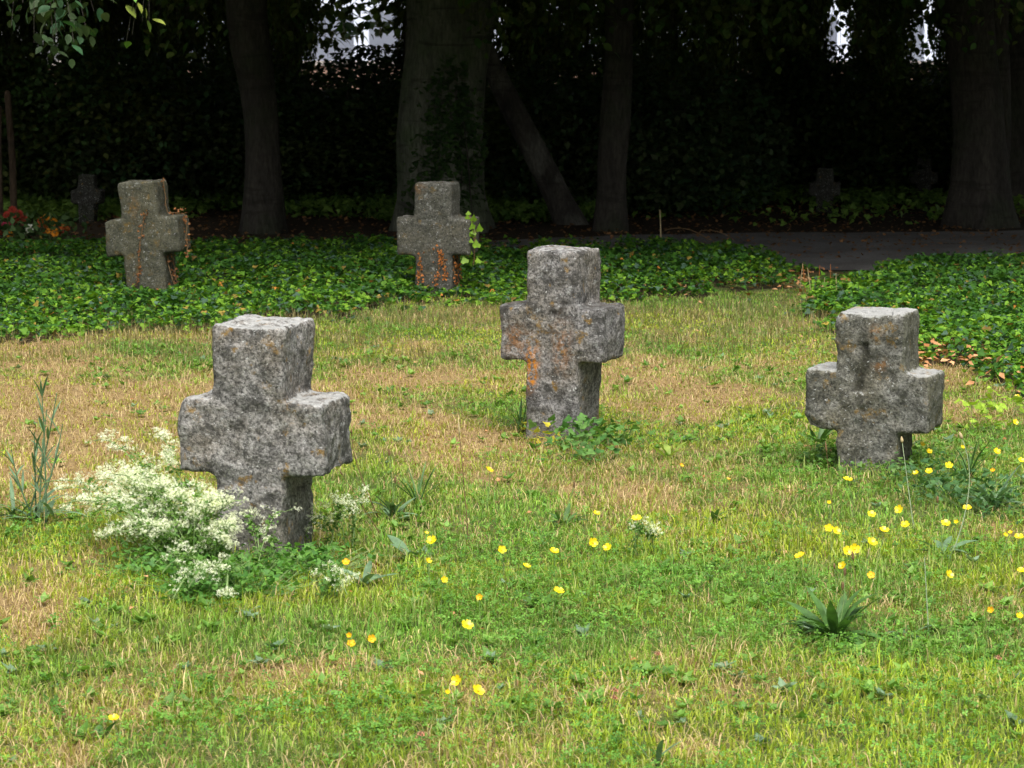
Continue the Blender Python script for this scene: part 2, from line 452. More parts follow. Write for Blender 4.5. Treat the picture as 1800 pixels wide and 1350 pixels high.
# ------------------------------------------------------------------ distant buildings behind the grove
M_WHITE = simple('white_render', (.62, .67, .76), .7, .06, 2)
M_PINK = simple('rose_brick', (.42, .26, .20), .85, .25, 12, .01)
M_ROOF = simple('clay_tile', (.36, .16, .10), .8, .25, 5, .02)
m_glass, nt_, b_ = mat('window_glass', .08, .5); b_.inputs['Base Color'].default_value = (.05, .07, .09, 1)
def box(x0, x1, y0, y1, z0, z1):
    V = [(x, y, z) for z in (z0, z1) for y in (y0, y1) for x in (x0, x1)]
    return V, [(0, 2, 3, 1), (4, 5, 7, 6), (0, 1, 5, 4), (2, 6, 7, 3), (0, 4, 6, 2), (1, 3, 7, 5)]
def build_house(x0, x1, y0, depth, zt, label, posts, wins):
    h = empty('white_building', ((x0 + x1) / 2, y0, 0), 0, label, 'building')
    ox = -(x0 + x1) / 2
    new_obj('wall', mesh_pd('wall', *box(x0 + ox, x1 + ox, 2.0, depth, 0, zt)), M_WHITE, h)
    L = x1 - x0
    V = [(-L / 2 - .4, -.3, zt), (L / 2 + .4, -.3, zt), (L / 2 + .4, depth + .3, zt), (-L / 2 - .4, depth + .3, zt), (-L / 2 + 1.5, depth / 2, zt + 2.2), (L / 2 - 1.5, depth / 2, zt + 2.2),
         (-L / 2 - .4, -.3, zt - .14), (L / 2 + .4, -.3, zt - .14), (L / 2 + .4, depth + .3, zt - .14), (-L / 2 - .4, depth + .3, zt - .14)]
    new_obj('roof', mesh_pd('roof', V, [(0, 1, 5, 4), (1, 2, 5), (2, 3, 4, 5), (3, 0, 4), (9, 8, 7, 6), (6, 7, 1, 0), (7, 8, 2, 1), (8, 9, 3, 2), (9, 6, 0, 3)]), M_ROOF, h)
    new_obj('beam', mesh_pd('beam', *box(-L / 2 - .2, L / 2 + .2, 0, .3, 2.55, 2.85)), M_WHITE, h)
    for p in posts:
        new_obj('pillar', mesh_pd('pillar', *merge([box(p + ox - .16, p + ox + .16, 0, .3, 0, 2.547), box(p + ox - .21, p + ox + .21, -.05, .35, .004, .15)])), M_WHITE, h)
    for p in wins:
        wobj = new_obj('window', mesh_pd('window', *merge([box(p + ox - .6, p + ox + .6, 1.94, 2.003, .9, .97), box(p + ox - .6, p + ox + .6, 1.94, 2.003, 2.2, 2.27),
                       box(p + ox - .6, p + ox - .53, 1.945, 2.003, .97, 2.2), box(p + ox + .53, p + ox + .6, 1.945, 2.003, .97, 2.2)])), M_WHITE, h)
        new_obj('pane', mesh_pd('pane', *box(p + ox - .527, p + ox + .527, 1.97, 2.004, .973, 2.197)), m_glass, wobj)
    return h
xp = at_d(635, 50, 55).x
build_house(xp - 6.5, xp + 5.5, 55, 8, 4.4, 'white building with a pillared porch glimpsed through the gap left of the big trunk', (xp, xp - 3.1, xp + 3.0, xp - 6.1), (xp - 4.6, xp + 4.2))
xq = at_d(1500, 50, 58).x
build_house(xq - 3.5, xq + 8, 58, 8, 4.4, 'pale building glimpsed through the foliage on the right', (xq - .2, xq + 1.75, xq + 4.6), (xq + 3.2, xq - 1.6))
bw = empty('brick_wall', (0, 46, 0), 0, 'low rose brick boundary wall beyond the hedge', 'wall')
new_obj('masonry', mesh_pd('masonry', *box(-22, 22, 0, .24, -.1, 1.45)), M_PINK, bw)
new_obj('coping', mesh_pd('coping', *box(-22.05, 22.05, -.04, .28, 1.45, 1.53)), simple('coping_stone', (.5, .44, .40), .8, .15), bw)

# ------------------------------------------------------------------ foliage meshes
LEAF_T = [(0, 0, 0), (.32, .35, .06), (0, .5, 0), (-.32, .35, .06), (0, 1, -.05)]
LEAF_F = [(0, 1, 4, 2), (0, 2, 4, 3)]
OVAL_T = [(0, 0, 0), (.22, .14, .03), (.34, .38, .06), (.30, .62, .05), (.13, .86, .0), (0, 1.02, -.06), (-.13, .86, .0), (-.30, .62, .05), (-.34, .38, .06), (-.22, .14, .03), (0, .45, -.01)]
OVAL_F = [(10, 0, 1, 2), (10, 2, 3, 4), (10, 4, 5, 6), (10, 6, 7, 8), (10, 8, 9, 0)]
def tree_cols(n, base, var=.5, rng=RNG):
    k = np.exp(rng.normal(0, var * .5, n))[:, None]
    c = np.array(base)[None] * k
    c[:, 0] *= rng.uniform(.75, 1.5, n)
    return np.clip(c, .005, .6)
def crown_mesh(name, n, rx, ry, rz, size, base, seed, clumps=60, spread=.24):
    rng = np.random.default_rng(seed)
    d = rng.normal(size=(clumps, 3)); d /= np.linalg.norm(d, axis=1)[:, None]
    c = d * rng.uniform(.25, 1, clumps)[:, None] ** .5
    k = rng.integers(0, clumps, n)
    p = c[k] + rng.normal(0, spread, (n, 3))
    p = p / np.maximum(1, np.linalg.norm(p, axis=1) / 1.12)[:, None]
    P = p * np.array([rx, ry, rz])
    Mx = rotm(rng.uniform(0, 6.28, n), rng.normal(-.3, .7, n), rng.normal(0, .6, n))
    cb = tree_cols(clumps, base, .5, rng)[k] * rng.uniform(.7, 1.3, n)[:, None]
    return scatter(name, LEAF_T, LEAF_F, P, Mx, size * rng.uniform(.7, 1.3, n), cb)
CROWN = [crown_mesh('crown_a', 20000, 4.2, 4.2, 3.9, .17, (.045, .085, .02), 1, 90), crown_mesh('crown_b', 20000, 4.4, 3.8, 3.7, .17, (.05, .09, .022), 2, 80)]
for c_ in CROWN: c_.materials.append(M_TREE)

def trunk_mesh(name, pts, rad, seg=26, amp=.06, seed=0, flare=True):
    # refine
    P = []; Rr = []
    for i in range(len(pts) - 1):
        n = max(2, int((pts[i + 1] - pts[i]).length / .12))
        for k in range(n):
            t = k / n
            P.append(pts[i].lerp(pts[i + 1], t)); Rr.append(rad[i] * (1 - t) + rad[i + 1] * t)
    P.append(pts[-1]); Rr.append(rad[-1])
    for _ in range(3):
        P = [P[0]] + [(P[i - 1] + P[i] * 2 + P[i + 1]) / 4 for i in range(1, len(P) - 1)] + [P[-1]]
    def rn(i, an):
        z = P[i].z
        v = 1 + amp * (2 * mnoise.noise(Vector((math.cos(an) * 1.2 + seed, math.sin(an) * 1.2, z * .7))) + .8 * mnoise.noise(Vector((math.cos(an) * 4 + seed, math.sin(an) * 4, z * 2.5))))
        if flare:
            f = max(0, 1 - (z + .1) / .7)
            v += f * f * (.12 + .14 * math.sin(an * 5 + seed))
        return v
    return mesh_pd(name, *tube(P, Rr, seg, True, rn), smooth=True)
def limb_mesh(name, top, r, crown_c, seed):
    rng = random.Random(seed); parts = []
    for k in range(7):
        a = k * .9 + rng.uniform(-.3, .3); L = rng.uniform(2.0, 3.4)
        st = top + Vector((0, 0, -rng.uniform(0, 2.2)))
        en = st + Vector((math.cos(a) * L, math.sin(a) * L, rng.uniform(1.0, 2.6)))
        pts = curve_pts(st, en, (0, 0, -.35), 7)
        parts.append(tube(pts, [r * .55 * (1 - i / 7.5) for i in range(7)], 8))
    return mesh_pd(name, *merge(parts), smooth=True)
TREES_DATA = {}
def tree(name, label, cat, prof, Yd, mbark, seed, crown_at=None, group=None, zb=None, crown_s=(1, 1, 1), crown=True):
    """prof: list of (px, py, half width px), bottom first, all at distance Yd"""
    b0 = at_d(prof[0][0], prof[0][1], Yd)
    base = Vector((b0.x, Yd, float(gh(b0.x, Yd))))
    root = empty(name, base, 0, label, cat, group)
    pts = []; rad = []
    for px, py, hw in prof:
        p = at_d(px, py, Yd); pts.append(p - base); rad.append(hw / FPX * Yd)
    pts[0].z = -.12
    d = (pts[-1] - pts[-2]).normalized()
    top = pts[-1]
    for k in range(1, 4):
        q = top + Vector((d.x * k * .6, .1 * k * math.sin(seed), 1.5 * k)); pts.append(q); rad.append(rad[len(prof) - 1] * (1 - .17 * k))
    new_obj('trunk', trunk_mesh('trunk', pts, rad, seed=seed), mbark, root)
    if crown:
        new_obj('limb', limb_mesh('limb', pts[-1], rad[-1], None, seed), mbark, root)
        c = bpy.data.objects.new('crown', CROWN[seed % 2]); S.collection.objects.link(c); c.parent = root
        c.location = (pts[-1].x + (crown_at or (0, 0))[0], (crown_at or (0, 0))[1], 6.6); c.rotation_euler = (0, 0, seed * 1.3); c.scale = crown_s
    return root
tree('beech_tree', 'thick grey beech trunk with ivy climbing it behind the middle back cross', 'tree',
     [(782, 408, 86), (781, 350, 76), (776, 260, 75), (777, 180, 74), (783, 100, 73), (790, 40, 76), (792, 0, 80)], 23.6, M_BEECH, 1, (.2, -4.6))
tree('tree', 'dark slightly bent trunk between the two back crosses', 'tree',
     [(461, 402, 40), (464, 340, 35), (462, 250, 31), (457, 170, 31), (445, 110, 33), (434, 50, 34), (431, 0, 34)], 23.6, M_BARK, 2, (.2, -4.2))
tree('tree', 'slim dark trunk standing right of the leaning stem', 'tree',
     [(1070, 402, 32), (1074, 340, 27), (1077, 260, 27), (1083, 190, 27), (1088, 120, 25), (1090, 50, 25), (1090, 0, 25)], 23.8, M_BARK, 3, (2.0, -4.4))
tree('leaning_tree', 'thin trunk with a pale patch leaning left out of the ground', 'tree',
     [(1012, 402, 26), (985, 352, 22), (955, 295, 22), (925, 235, 21), (893, 175, 20), (865, 115, 18), (840, 60, 16), (822, 15, 14)], 24.6, M_BARKP, 4, crown=False)
tree('tree', 'massive dark forked trunk at the right edge beside the path', 'tree',
     [(1722, 396, 62), (1724, 330, 52), (1722, 250, 47), (1718, 170, 46), (1708, 100, 44), (1702, 40, 44), (1700, 0, 44)], 24.2, M_BARK, 5, (.9, -4.4))
fork = [(1752, 300, 22), (1756, 230, 24), (1752, 150, 25), (1748, 70, 25), (1746, 0, 25)]
r_ = [o for o in S.objects if o.name.startswith('tree') and 'forked' in o.get('label', '')][0]
pts = [at_d(a_, b_, 24.35) - r_.location for a_, b_, c_ in fork] + [Vector((.8, .5, 4.6))]
new_obj('fork', trunk_mesh('fork', pts, [c_ / FPX * 24.3 for a_, b_, c_ in fork] + [.1], flare=False, seed=8), M_BARK, r_)
tree('tree', 'broad dim trunk deep in the shade above the left back cross', 'tree',
     [(184, 320, 27), (184, 250, 26), (182, 150, 26), (182, 60, 26), (181, 0, 26)], 30.5, M_BARK, 6, (-.5, -4.5))
tree('tree', 'narrow dim trunk just right of the broad one in the left shade', 'tree',
     [(256, 322, 11), (256, 250, 10), (254, 150, 10), (252, 60, 10), (251, 0, 10)], 31.5, M_BARK, 7, (2.5, -5))
tree('tree', 'dim trunk in the bushes between the big beech and slim trunk', 'tree',
     [(946, 320, 17), (946, 230, 16), (943, 130, 16), (941, 60, 15), (940, 0, 15)], 31.0, M_BARK, 9, (1.5, -4))
# other trees of the grove: crowns close over the path
TRK = trunk_mesh('plain_trunk', [Vector((0, 0, -.1)), Vector((.05, 0, 1)), Vector((-.05, .1, 3)), Vector((.1, 0, 5))], [.3, .25, .22, .18], seed=12); TRK.materials.append(M_BARK)
LMB = limb_mesh('plain_limbs', Vector((.1, 0, 5)), .18, None, 12); LMB.materials.append(M_BARK)
grove = [(-9.5, 24.5), (-14, 21), (8.6, 25.5), (13.5, 22), (-6.4, 30), (-12, 29), (3.2, 31.5), (7.6, 33), (12.5, 29.5), (-3.2, 36), (-9, 36), (10, 38),
         (-17, 26), (17.5, 26), (-1, 29), (5.2, 27.2)]
blocker_ring = [(-11.5, 15.5), (12.5, 15.5), (-12, 8.5), (13, 8), (-12, 1), (13, 0), (-9, -13), (-1, -15), (7.5, -14), (15, -9), (-16, -9)]  # unseen trees added round the lawn to keep low light off the background
k = 0
for gi, lst in enumerate((grove, blocker_ring)):
    for (x, y) in lst:
        k += 1
        root = empty('tree', (x, y, float(gh(x, y))), k * 1.1, ('shade tree of the grove beyond the path' if gi == 0 else 'tree round the edge of the grassy clearing'), 'tree',
                     'trees of the grove' if gi == 0 else 'trees round the clearing')
        for nm, me_, loc in (('trunk', TRK, (0, 0, 0)), ('limb', LMB, (0, 0, 0)), ('crown', CROWN[k % 2], (0, 0, 6.4 + .4 * math.sin(k)))):
            c = bpy.data.objects.new(nm, me_); S.collection.objects.link(c); c.parent = root; c.location = loc
            if nm == 'crown': c.scale = (1.05, 1.05, 1.0) if gi == 0 else ((1.15, 1.15, 1.1) if y > -5 else (1.0, 1.0, .8))

# shrubs of the dark thicket
SHR = [crown_mesh('shrub_leaves', 11000, 1.5, 1.1, 1.15, .085, b_, s_, 40, .28) for b_, s_ in (((.038, .072, .020), 21), ((.055, .095, .022), 22), ((.034, .065, .022), 23))]
for c_ in SHR: c_.materials.append(M_TREE)
def shrub_stem():
    rng = random.Random(5); ps = []
    for i in range(7):
        a = i * .9; en = Vector((math.cos(a) * rng.uniform(.4, 1.0), math.sin(a) * rng.uniform(.3, .8), rng.uniform(1.2, 1.9)))
        ps.append(tube(curve_pts((math.cos(a) * .08, math.sin(a) * .08, -.05), en, (0, 0, .2), 6), [.03 * (1 - i_ / 7) for i_ in range(6)], 6))
    return mesh_pd('shrub_stems', *merge(ps), smooth=True)
SST = shrub_stem(); SST.materials.append(M_BARK)
shrubs = []
rng = random.Random(3)
for row, (yy, step) in enumerate(((27.6, 1.6), (30.2, 1.8), (33.4, 1.9))):
    x = -11.5 + row * .8
    while x < 12:
        shrubs.append((x + rng.uniform(-.3, .3), yy + rng.uniform(-.6, .6) + (2.0 if (row == 0 and x > 2.2) else 0), rng.uniform(.92, 1.12), row)); x += step
for i, (x, y, s_, row) in enumerate(shrubs):
    root = empty('shrub', (x, y, float(gh(x, y))), i * .7, 'dark leafy shrub of the thicket under the trees', 'shrub', 'dark shrubs behind the graves')
    c = bpy.data.objects.new('foliage', SHR[i % 3]); S.collection.objects.link(c); c.parent = root; c.location = (0, 0, .68); c.scale = (s_, s_, .70 * rng.uniform(.85, 1.28))
    c.rotation_euler = (0, 0, (i % 2) * math.pi)
    c = bpy.data.objects.new('stem', SST); S.collection.objects.link(c); c.parent = root; c.scale = (1, 1, .7)
# slim young trees that rise over the shrubs and leave gaps between them
SAP = [crown_mesh('sapling_leaves', 7500, .62, .55, 1.2, .085, (.075, .12, .028), 31, 26, .3), crown_mesh('sapling_leaves', 7500, .55, .62, 1.25, .08, (.09, .13, .028), 32, 26, .3)]
SAPT = trunk_mesh('sapling_trunk', [Vector((0, 0, -.05)), Vector((.03, 0, 1.2)), Vector((-.02, 0, 2.6)), Vector((0, 0, 3.4))], [.035, .03, .022, .01], seg=8, flare=False)
for q in SAP: q.materials.append(M_TREE)
SAPT.materials.append(M_BARK)
spans = [(-420, 92, 29), (112, 556, 29.5), (700, 862, 30), (874, 972, 29), (992, 1456, 29.5), (1494, 1604, 29), (1640, 2250, 30), (-420, 50, 35), (110, 530, 36), (875, 1452, 35), (1500, 1600, 36), (1680, 2250, 36)]
k = 0
for (a_, b_, yy) in spans:
    w_ = b_ - a_; n_ = max(1, round(w_ / 78)); hwp = w_ / n_ / 2
    for q in range(n_):
        k += 1
        px_ = a_ + w_ * (q + .5) / n_; y = yy + rng.uniform(-.7, .7); x = at_d(px_, 100, y).x
        sx = min(1.1, max(.45, hwp / FPX * y / .56))
        root = empty('young_tree', (x, y, float(gh(x, y))), 0, 'slim leafy young tree rising over the dark shrubs', 'young tree', 'young trees in the thicket')
        c = bpy.data.objects.new('crown', SAP[k % 2]); S.collection.objects.link(c); c.parent = root; c.location = (0, 0, 2.25 + rng.uniform(-.1, .25)); c.scale = (sx, sx, 1)
        c = bpy.data.objects.new('trunk', SAPT); S.collection.objects.link(c); c.parent = root

# hanging leafy branches along the top of the picture
def spray(name, label, cat, base, tips, leaf, cols, seed, n=26, group=None, rad=.008, droop=.25, spreadw=.10):
    rng = np.random.default_rng(seed); base = Vector(base)
    root = empty(name, base, 0, label, cat, group)
    parts = []; LP = []
    for t in tips:
        pts = curve_pts((0, 0, 0), Vector(t) - base, (0, 0, droop), 9)
        parts.append(tube(pts, [rad * (1 - i / 10) for i in range(9)], 5))
        for j in range(n):
            f = rng.uniform(.25, 1) ; i = min(7, int(f * 8)); q = pts[i].lerp(pts[i + 1], f * 8 - i)
            LP.append(tuple(q + Vector(rng.normal(0, spreadw, 3))))
    new_obj('branch', mesh_pd('branch', *merge(parts)), M_BARK, root)
    LP = np.array(LP); m_ = len(LP)
    Mx = rotm(rng.uniform(0, 6.28, m_), rng.normal(-.7, .35, m_), rng.normal(0, .5, m_))
    me_ = scatter('leaves', OVAL_T, OVAL_F, LP, Mx, leaf * rng.uniform(.7, 1.25, m_), tree_cols(m_, cols, .4, rng))
    tag(new_obj('leaves', me_, M_TREE, root), kind='stuff')
    return root
D = 15.0
spray('overhanging_branch', 'drooping leafy beech branch hanging into the upper left corner', 'branch', at_d(60, -260, D + 1),
      [at_d(*p, D + d_) for *p, d_ in ((20, 45, 0), (60, 30, .3), (100, 60, 0), (130, 75, -.3), (165, 20, .4), (200, 5, 0), (95, 85, .1), (150, 45, .2), (60, 75, .5), (-60, 50, 0), (40, 5, -.4))],
      .078, (.04, .085, .035), 51, 44, spreadw=.06)
spray('overhanging_branch', 'small bright green leafy twig hanging alone near the top left', 'branch', at_d(262, -120, D),
      [at_d(*p, D) for p in ((232, 62), (250, 38), (262, 52), (222, 72))], .085, (.13, .22, .04), 52, 7, rad=.005, droop=.05, spreadw=.03)
hang = [(1470, 26, 9), (1622, 26, 9), (985, 27, 8), (555, 26, 8), (300, 21, 12), (545, 22, 5), (690, 24, 4), (900, 22, 12), (985, 24, 16), (1040, 23, 10), (1180, 23, 16), (1260, 24, 16), (1390, 25, 14), (1480, 24, 9), (1560, 25, 14), (1640, 23, 10), (1790, 22, 12), (1335, 22, 14), (520, 25, 10), (75, 23, 12), (380, 24, 8), (720, 25, 4)]
hn = ('across the brightest gap on the right', 'across the narrow bright gap near the forked trunk', 'behind the dim trunk right of the beech', 'left of the white pillar', 'over the gap right of the twig', 'beside the bent trunk on its right', 'left of the big beech', 'right of the big beech', 'between the beech and the slim trunk', 'touching the slim trunk', 'just right of the slim trunk', 'above the middle of the dark thicket',
      'over the first gap on the right', 'in the bright gap on the right', 'above the second gap on the right', 'left of the massive forked trunk', 'in the top right corner', 'over the dark thicket right of centre', 'above the gap with the white pillar', 'behind the corner branch', 'left of the bent trunk', 'in front of the white pillar gap')
for i, (px, Yd, nt_) in enumerate(hang):
    rg = random.Random(100 + i)
    tips = [at_d(px + rg.uniform(-70, 70), rg.uniform(0, 60 + nt_ * 3), Yd + rg.uniform(-.5, .5)) for _ in range(nt_)]
    spray('low_branch', 'low leafy branch hanging ' + hn[i], 'branch', at_d(px, -260, Yd + .5), tips, .085, (.05, .09, .018), 200 + i, 34, 'low branches hanging from the canopy', spreadw=.11)

# ------------------------------------------------------------------ stone crosses
def cross_mesh(name, hw, aw, zs, t, vox, seed, jit=.006, feat=None, amp=1.0, chips=()):
    """hw half width of the head and stem, aw half width across the arms, zs = (arm bottom, arm top, top)"""
    rg = random.Random(seed)
    za, zb, zt = zs
    out = [(-hw[1], -.12), (hw[1], -.12), (hw[1], za), (aw[1], za), (aw[1], zb), (hw[0], zb), (hw[0], zt), (-hw[0], zt), (-hw[0], zb), (-aw[0], zb), (-aw[0], za), (-hw[1], za)]
    out = [(x + rg.uniform(-jit, jit), z + rg.uniform(-jit, jit)) for x, z in out]
    n = len(out)
    V = [(x, -t / 2, z) for x, z in out] + [(x, t / 2, z) for x, z in out]
    F = [tuple(range(n)), tuple(range(2 * n - 1, n - 1, -1))] + [(i + n, (i + 1) % n + n, (i + 1) % n, i)[::-1] for i in range(n)]
    me0 = mesh_pd('tmp', V, F)
    bm = bmesh.new(); bm.from_mesh(me0); bmesh.ops.recalc_face_normals(bm, faces=bm.faces); bm.to_mesh(me0); bm.free()
    o = bpy.data.objects.new('tmp', me0); S.collection.objects.link(o)
    md = o.modifiers.new('r', 'REMESH'); md.mode = 'VOXEL'; md.voxel_size = vox; md.use_smooth_shade = True
    me = bpy.data.meshes.new_from_object(o.evaluated_get(bpy.context.evaluated_depsgraph_get()))
    bpy.data.objects.remove(o); bpy.data.meshes.remove(me0)
    me.name = name
    bm = bmesh.new(); bm.from_mesh(me)
    for _ in range(4): bmesh.ops.smooth_vert(bm, verts=bm.verts, factor=.5, use_axis_x=True, use_axis_y=True, use_axis_z=True)
    bm.normal_update()
    sv = Vector((seed * 3.1, seed * 1.3, 0))
    cols = []
    for v in bm.verts:
        p = v.co.copy(); q = p + sv
        d = mnoise.noise(q * 8) * .009 + mnoise.noise(q * 24) * .0062 + mnoise.noise(q * 55) * .0030
        # worn and chipped edges
        e = abs(v.normal.x) + abs(v.normal.y) + abs(v.normal.z) - 1
        d -= max(0, e - .15) * max(0, mnoise.noise(q * 9) + .15) * .032
        r, g_, b_ = 0., 0., 0.
        if feat:
            dd, r, g_, b_ = feat(p, v.normal); d += dd
        v.co = p + v.normal * d * amp
        cols.append((r, g_, b_, 1))
    for (cx, cz, cr, cdp) in chips:
        for v in bm.verts:
            k = math.hypot(v.co.x - cx, v.co.z - cz) / cr
            if k < 1: v.co -= v.normal * cdp * (1 - k * k)
    bm.to_mesh(me); bm.free()
    a = me.color_attributes.new('col', 'FLOAT_COLOR', 'POINT')
    a.data.foreach_set('color', np.array(cols, np.float32).ravel())
    me.polygons.foreach_set('use_smooth', np.ones(len(me.polygons), bool))
    return me
def blob(p, cx, cz, rx, rz):
    return math.exp(-((p.x - cx) / rx) ** 2 - ((p.z - cz) / rz) ** 2)
def f1(p, n):
    base = max(0, 1 - p.z / .2) * .5
    return 0, 0, 0, base
def f2(p, n):
    fr = 1 if n.y < -.5 else .15
    o = fr * min(1, 2.2 * blob(p, -.095, .285, .022, .05) + .7 * blob(p, -.085, .34, .03, .07) + .35 * blob(p, -.16, .42, .05, .06) + .3 * blob(p, .05, .40, .04, .10))
    dk = min(1, blob(p, .01, .545, .018, .014) * 1.5 + blob(p, .06, .585, .03, .012) * 1.3 + blob(p, -.205, .545, .012, .012)) * (1 if n.y < -.4 else 0)
    top = .8 if (n.z > .5 and p.z < .62) else 0
    return -.006 * dk, o, min(1, dk + top * .9), max(0, 1 - p.z / .15) * .5
def f3(p, n):
    fr = 1 if n.y < -.4 else 0
    w_ = p.x + .022 + .016 * math.sin(p.z * 24) + .014 * mnoise.noise(p * 14)
    gr = math.exp(-(w_ / .020) ** 2) * (1.0 if .33 < p.z < .52 else .1) * fr * (.95 + .35 * mnoise.noise(p * 22))
    o = fr * (.6 * blob(p, .03, .56, .018, .022) + .4 * blob(p, .05, .44, .03, .02))
    rt = .6 * (n.x > .5)
    return -.020 * gr, o, min(1, 1.3 * gr + .5 * blob(p, -.01, .27, .03, .03) * fr), max(rt, .25 * fr)
def f4(p, n):
    return 0, .25 * blob(p, -.03, .62, .03, .08), 0, .55
def f5(p, n):
    return 0, .3 * blob(p, -.1, .72, .05, .03), .15, .35
CR = {}
def cross(name, label, px, py, phi, mesh, mt, t, lean=(0, 0), group=None, cat='grave cross'):
    p = at_h(px, py, 0)
    rz = -R(phi)
    c = Vector((p.x, p.y, 0)) + Matrix.Rotation(rz, 3, 'Z') @ Vector((0, t / 2, 0))
    o = new_obj(name, mesh, mt)
    o.location = c; o.rotation_euler = (lean[0], lean[1], rz)
    tag(o, label, cat, group)
    bpy.context.view_layer.update()
    CR[label] = o
    return o
G = 'old stone grave crosses'
ST1 = stone_mat('rough_granite_a', (.085, .08, .073), (.35, .335, .31), (.21, .175, .13), .8, .4, 0)
ST2 = stone_mat('rough_granite_b', (.095, .09, .085), (.31, .295, .28), (.20, .17, .125), .5, .5, 4)
ST3 = stone_mat('rough_granite_c', (.07, .067, .06), (.28, .27, .245), (.16, .135, .085), 1.1, .9, 9)
ST4 = stone_mat('rough_granite_d', (.07, .064, .05), (.155, .145, .12), (.14, .115, .07), .3, .8, 14)
ST5 = stone_mat('rough_granite_e', (.07, .066, .06), (.16, .15, .138), (.13, .11, .08), .3, .3, 20)
c1 = cross('stone_cross', 'speckled grey stone cross nearest the camera beside white flowers', 437, 984, 14, cross_mesh('cross', (.117, .116), (.232, .256), (.275, .515, .755), .31, .0085, 1, .007, f1, 1.15), ST1, .31, group=G)
c2 = cross('stone_cross', 'tall grey stone cross with a bright orange lichen patch on its stem', 968, 776, 23, cross_mesh('cross', (.116, .118), (.232, .226), (.338, .568, .80), .28, .0085, 2, .005, f2, .75), ST2, .28, group=G)
c3 = cross('stone_cross', 'sunken short stemmed stone cross with a dark groove beside the buttercups', 1521, 840, 22, cross_mesh('cross', (.130, .118), (.245, .248), (.180, .405, .635), .27, .0085, 3, .009, f3, 1.0, [(-.23, .18, .05, .02)]), ST3, .27, group=G)
c4 = cross('stone_cross', 'leaning brownish stone cross at back left with dried vine on it', 258, 522, 9, cross_mesh('cross', (.132, .140), (.255, .255), (.285, .53, .775), .30, .012, 4, .005, f4, .7), ST4, .30, (0, -R(4.5)), group=G)
c5 = cross('stone_cross', 'grey stone cross at the back standing before the thick beech trunk', 761, 520, 12, cross_mesh('cross', (.128, .128), (.255, .262), (.275, .525, .76), .28, .012, 5, .005, f5, .6), ST5, .28, (0, 0), group=G)
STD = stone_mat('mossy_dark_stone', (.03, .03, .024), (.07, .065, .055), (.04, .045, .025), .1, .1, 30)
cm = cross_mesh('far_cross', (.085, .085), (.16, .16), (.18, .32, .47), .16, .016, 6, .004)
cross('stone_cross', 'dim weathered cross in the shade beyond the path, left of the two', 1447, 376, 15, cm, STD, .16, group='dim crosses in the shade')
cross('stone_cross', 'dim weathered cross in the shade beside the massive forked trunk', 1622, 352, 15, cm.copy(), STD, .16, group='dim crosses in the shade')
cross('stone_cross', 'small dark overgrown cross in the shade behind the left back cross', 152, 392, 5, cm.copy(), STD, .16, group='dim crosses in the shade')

FOOT = [(o.location.x, o.location.y) for o in (c1, c2, c3, c4, c5)]
def near_cross(x, y, r=.16):
    m_ = np.zeros(np.shape(x), bool)
    for o, hw_, t_ in ((c1, .117, .31), (c2, .118, .28), (c3, .118, .27), (c4, .14, .30), (c5, .128, .28)):
        a_ = o.rotation_euler.z; dx = x - o.location.x; dy = y - o.location.y
        lx = dx * math.cos(a_) + dy * math.sin(a_); ly = -dx * math.sin(a_) + dy * math.cos(a_)
        m_ |= (np.abs(lx) < hw_ + .01) & (np.abs(ly) < t_ / 2 + .01)
    return m_
def cross_dist(x, y):
    d = np.full(np.shape(x), 9.)
    for fx, fy in FOOT: d = np.minimum(d, np.hypot(x - fx, (y - fy)))
    return d

# ------------------------------------------------------------------ lawn
def pick(n, y0, y1, margin, dens):
    """rejection sample ground points inside the widened field of view; dens(d) relative 0..1"""
    rng = RNG
    hw1 = (900 / FPX) * y1 + margin
    P = []
    got = 0
    while got < n:
        k = int(n * 1.6)
        x = rng.uniform(-hw1, hw1, k); y = rng.uniform(y0, y1, k)
        hw = (900 / FPX) * y + margin
        edge = np.abs(x) - (900 / FPX) * y
        pr = dens(y) * np.where(edge > .15, .45, 1.0)
        ok = (np.abs(x) < hw) & (rng.uniform(0, 1, k) < pr)
        P.append(np.stack([x[ok], y[ok]], 1)); got += ok.sum()
    return np.concatenate(P)[:n]
def lerpc(a, b, t): return np.asarray(a)[None] * (1 - t)[:, None] + np.asarray(b)[None] * t[:, None]

nG = 330000
P = pick(nG, 5.2, 17.5, .9, lambda y: np.clip((6.5 / y) ** 1.25, 0, 1))
x, y = P[:, 0], P[:, 1]
dry = dryness(x, y)
keep = ~near_cross(x, y)
keep &= ~(ivy_mask(x, y) & (RNG.uniform(0, 1, nG) < .93))
bare = fbm(x * 5, y * 5, 90, 3)
keep &= RNG.uniform(0, 1, nG) > np.clip((dry - .45) * 1.0 + (bare - .5) * 1.4, 0, .75)
x, y, dry = x[keep], y[keep], dry[keep]; n = len(x)
P3 = np.stack([x, y, gh(x, y) - .003], 1)
u = RNG.uniform(0, 1, n)
isdry = u < np.clip(.0 + dry * .85, .12, .80)
tall = fbm(x * 3, y * 3, 123, 3)
cdist = cross_dist(x, y)
h = RNG.uniform(.022, .055, n) * (0.65 + .9 * tall) * np.where(isdry, .8, 1.0) * (1 - .3 * dry)
h *= 1 + 1.3 * np.exp(-((cdist - .1) / .16) ** 2) * RNG.uniform(0, 1, n)
h *= np.where(RNG.uniform(0, 1, n) < .03, 1.9, 1) * (1 - .35 * sm(7.5, 12, y)) * (.7 + .6 * fbm(x * 11, y * 8, 615, 2))
wd = RNG.uniform(.0020, .0046, n) * np.clip(y / 8, .9, 1.7)
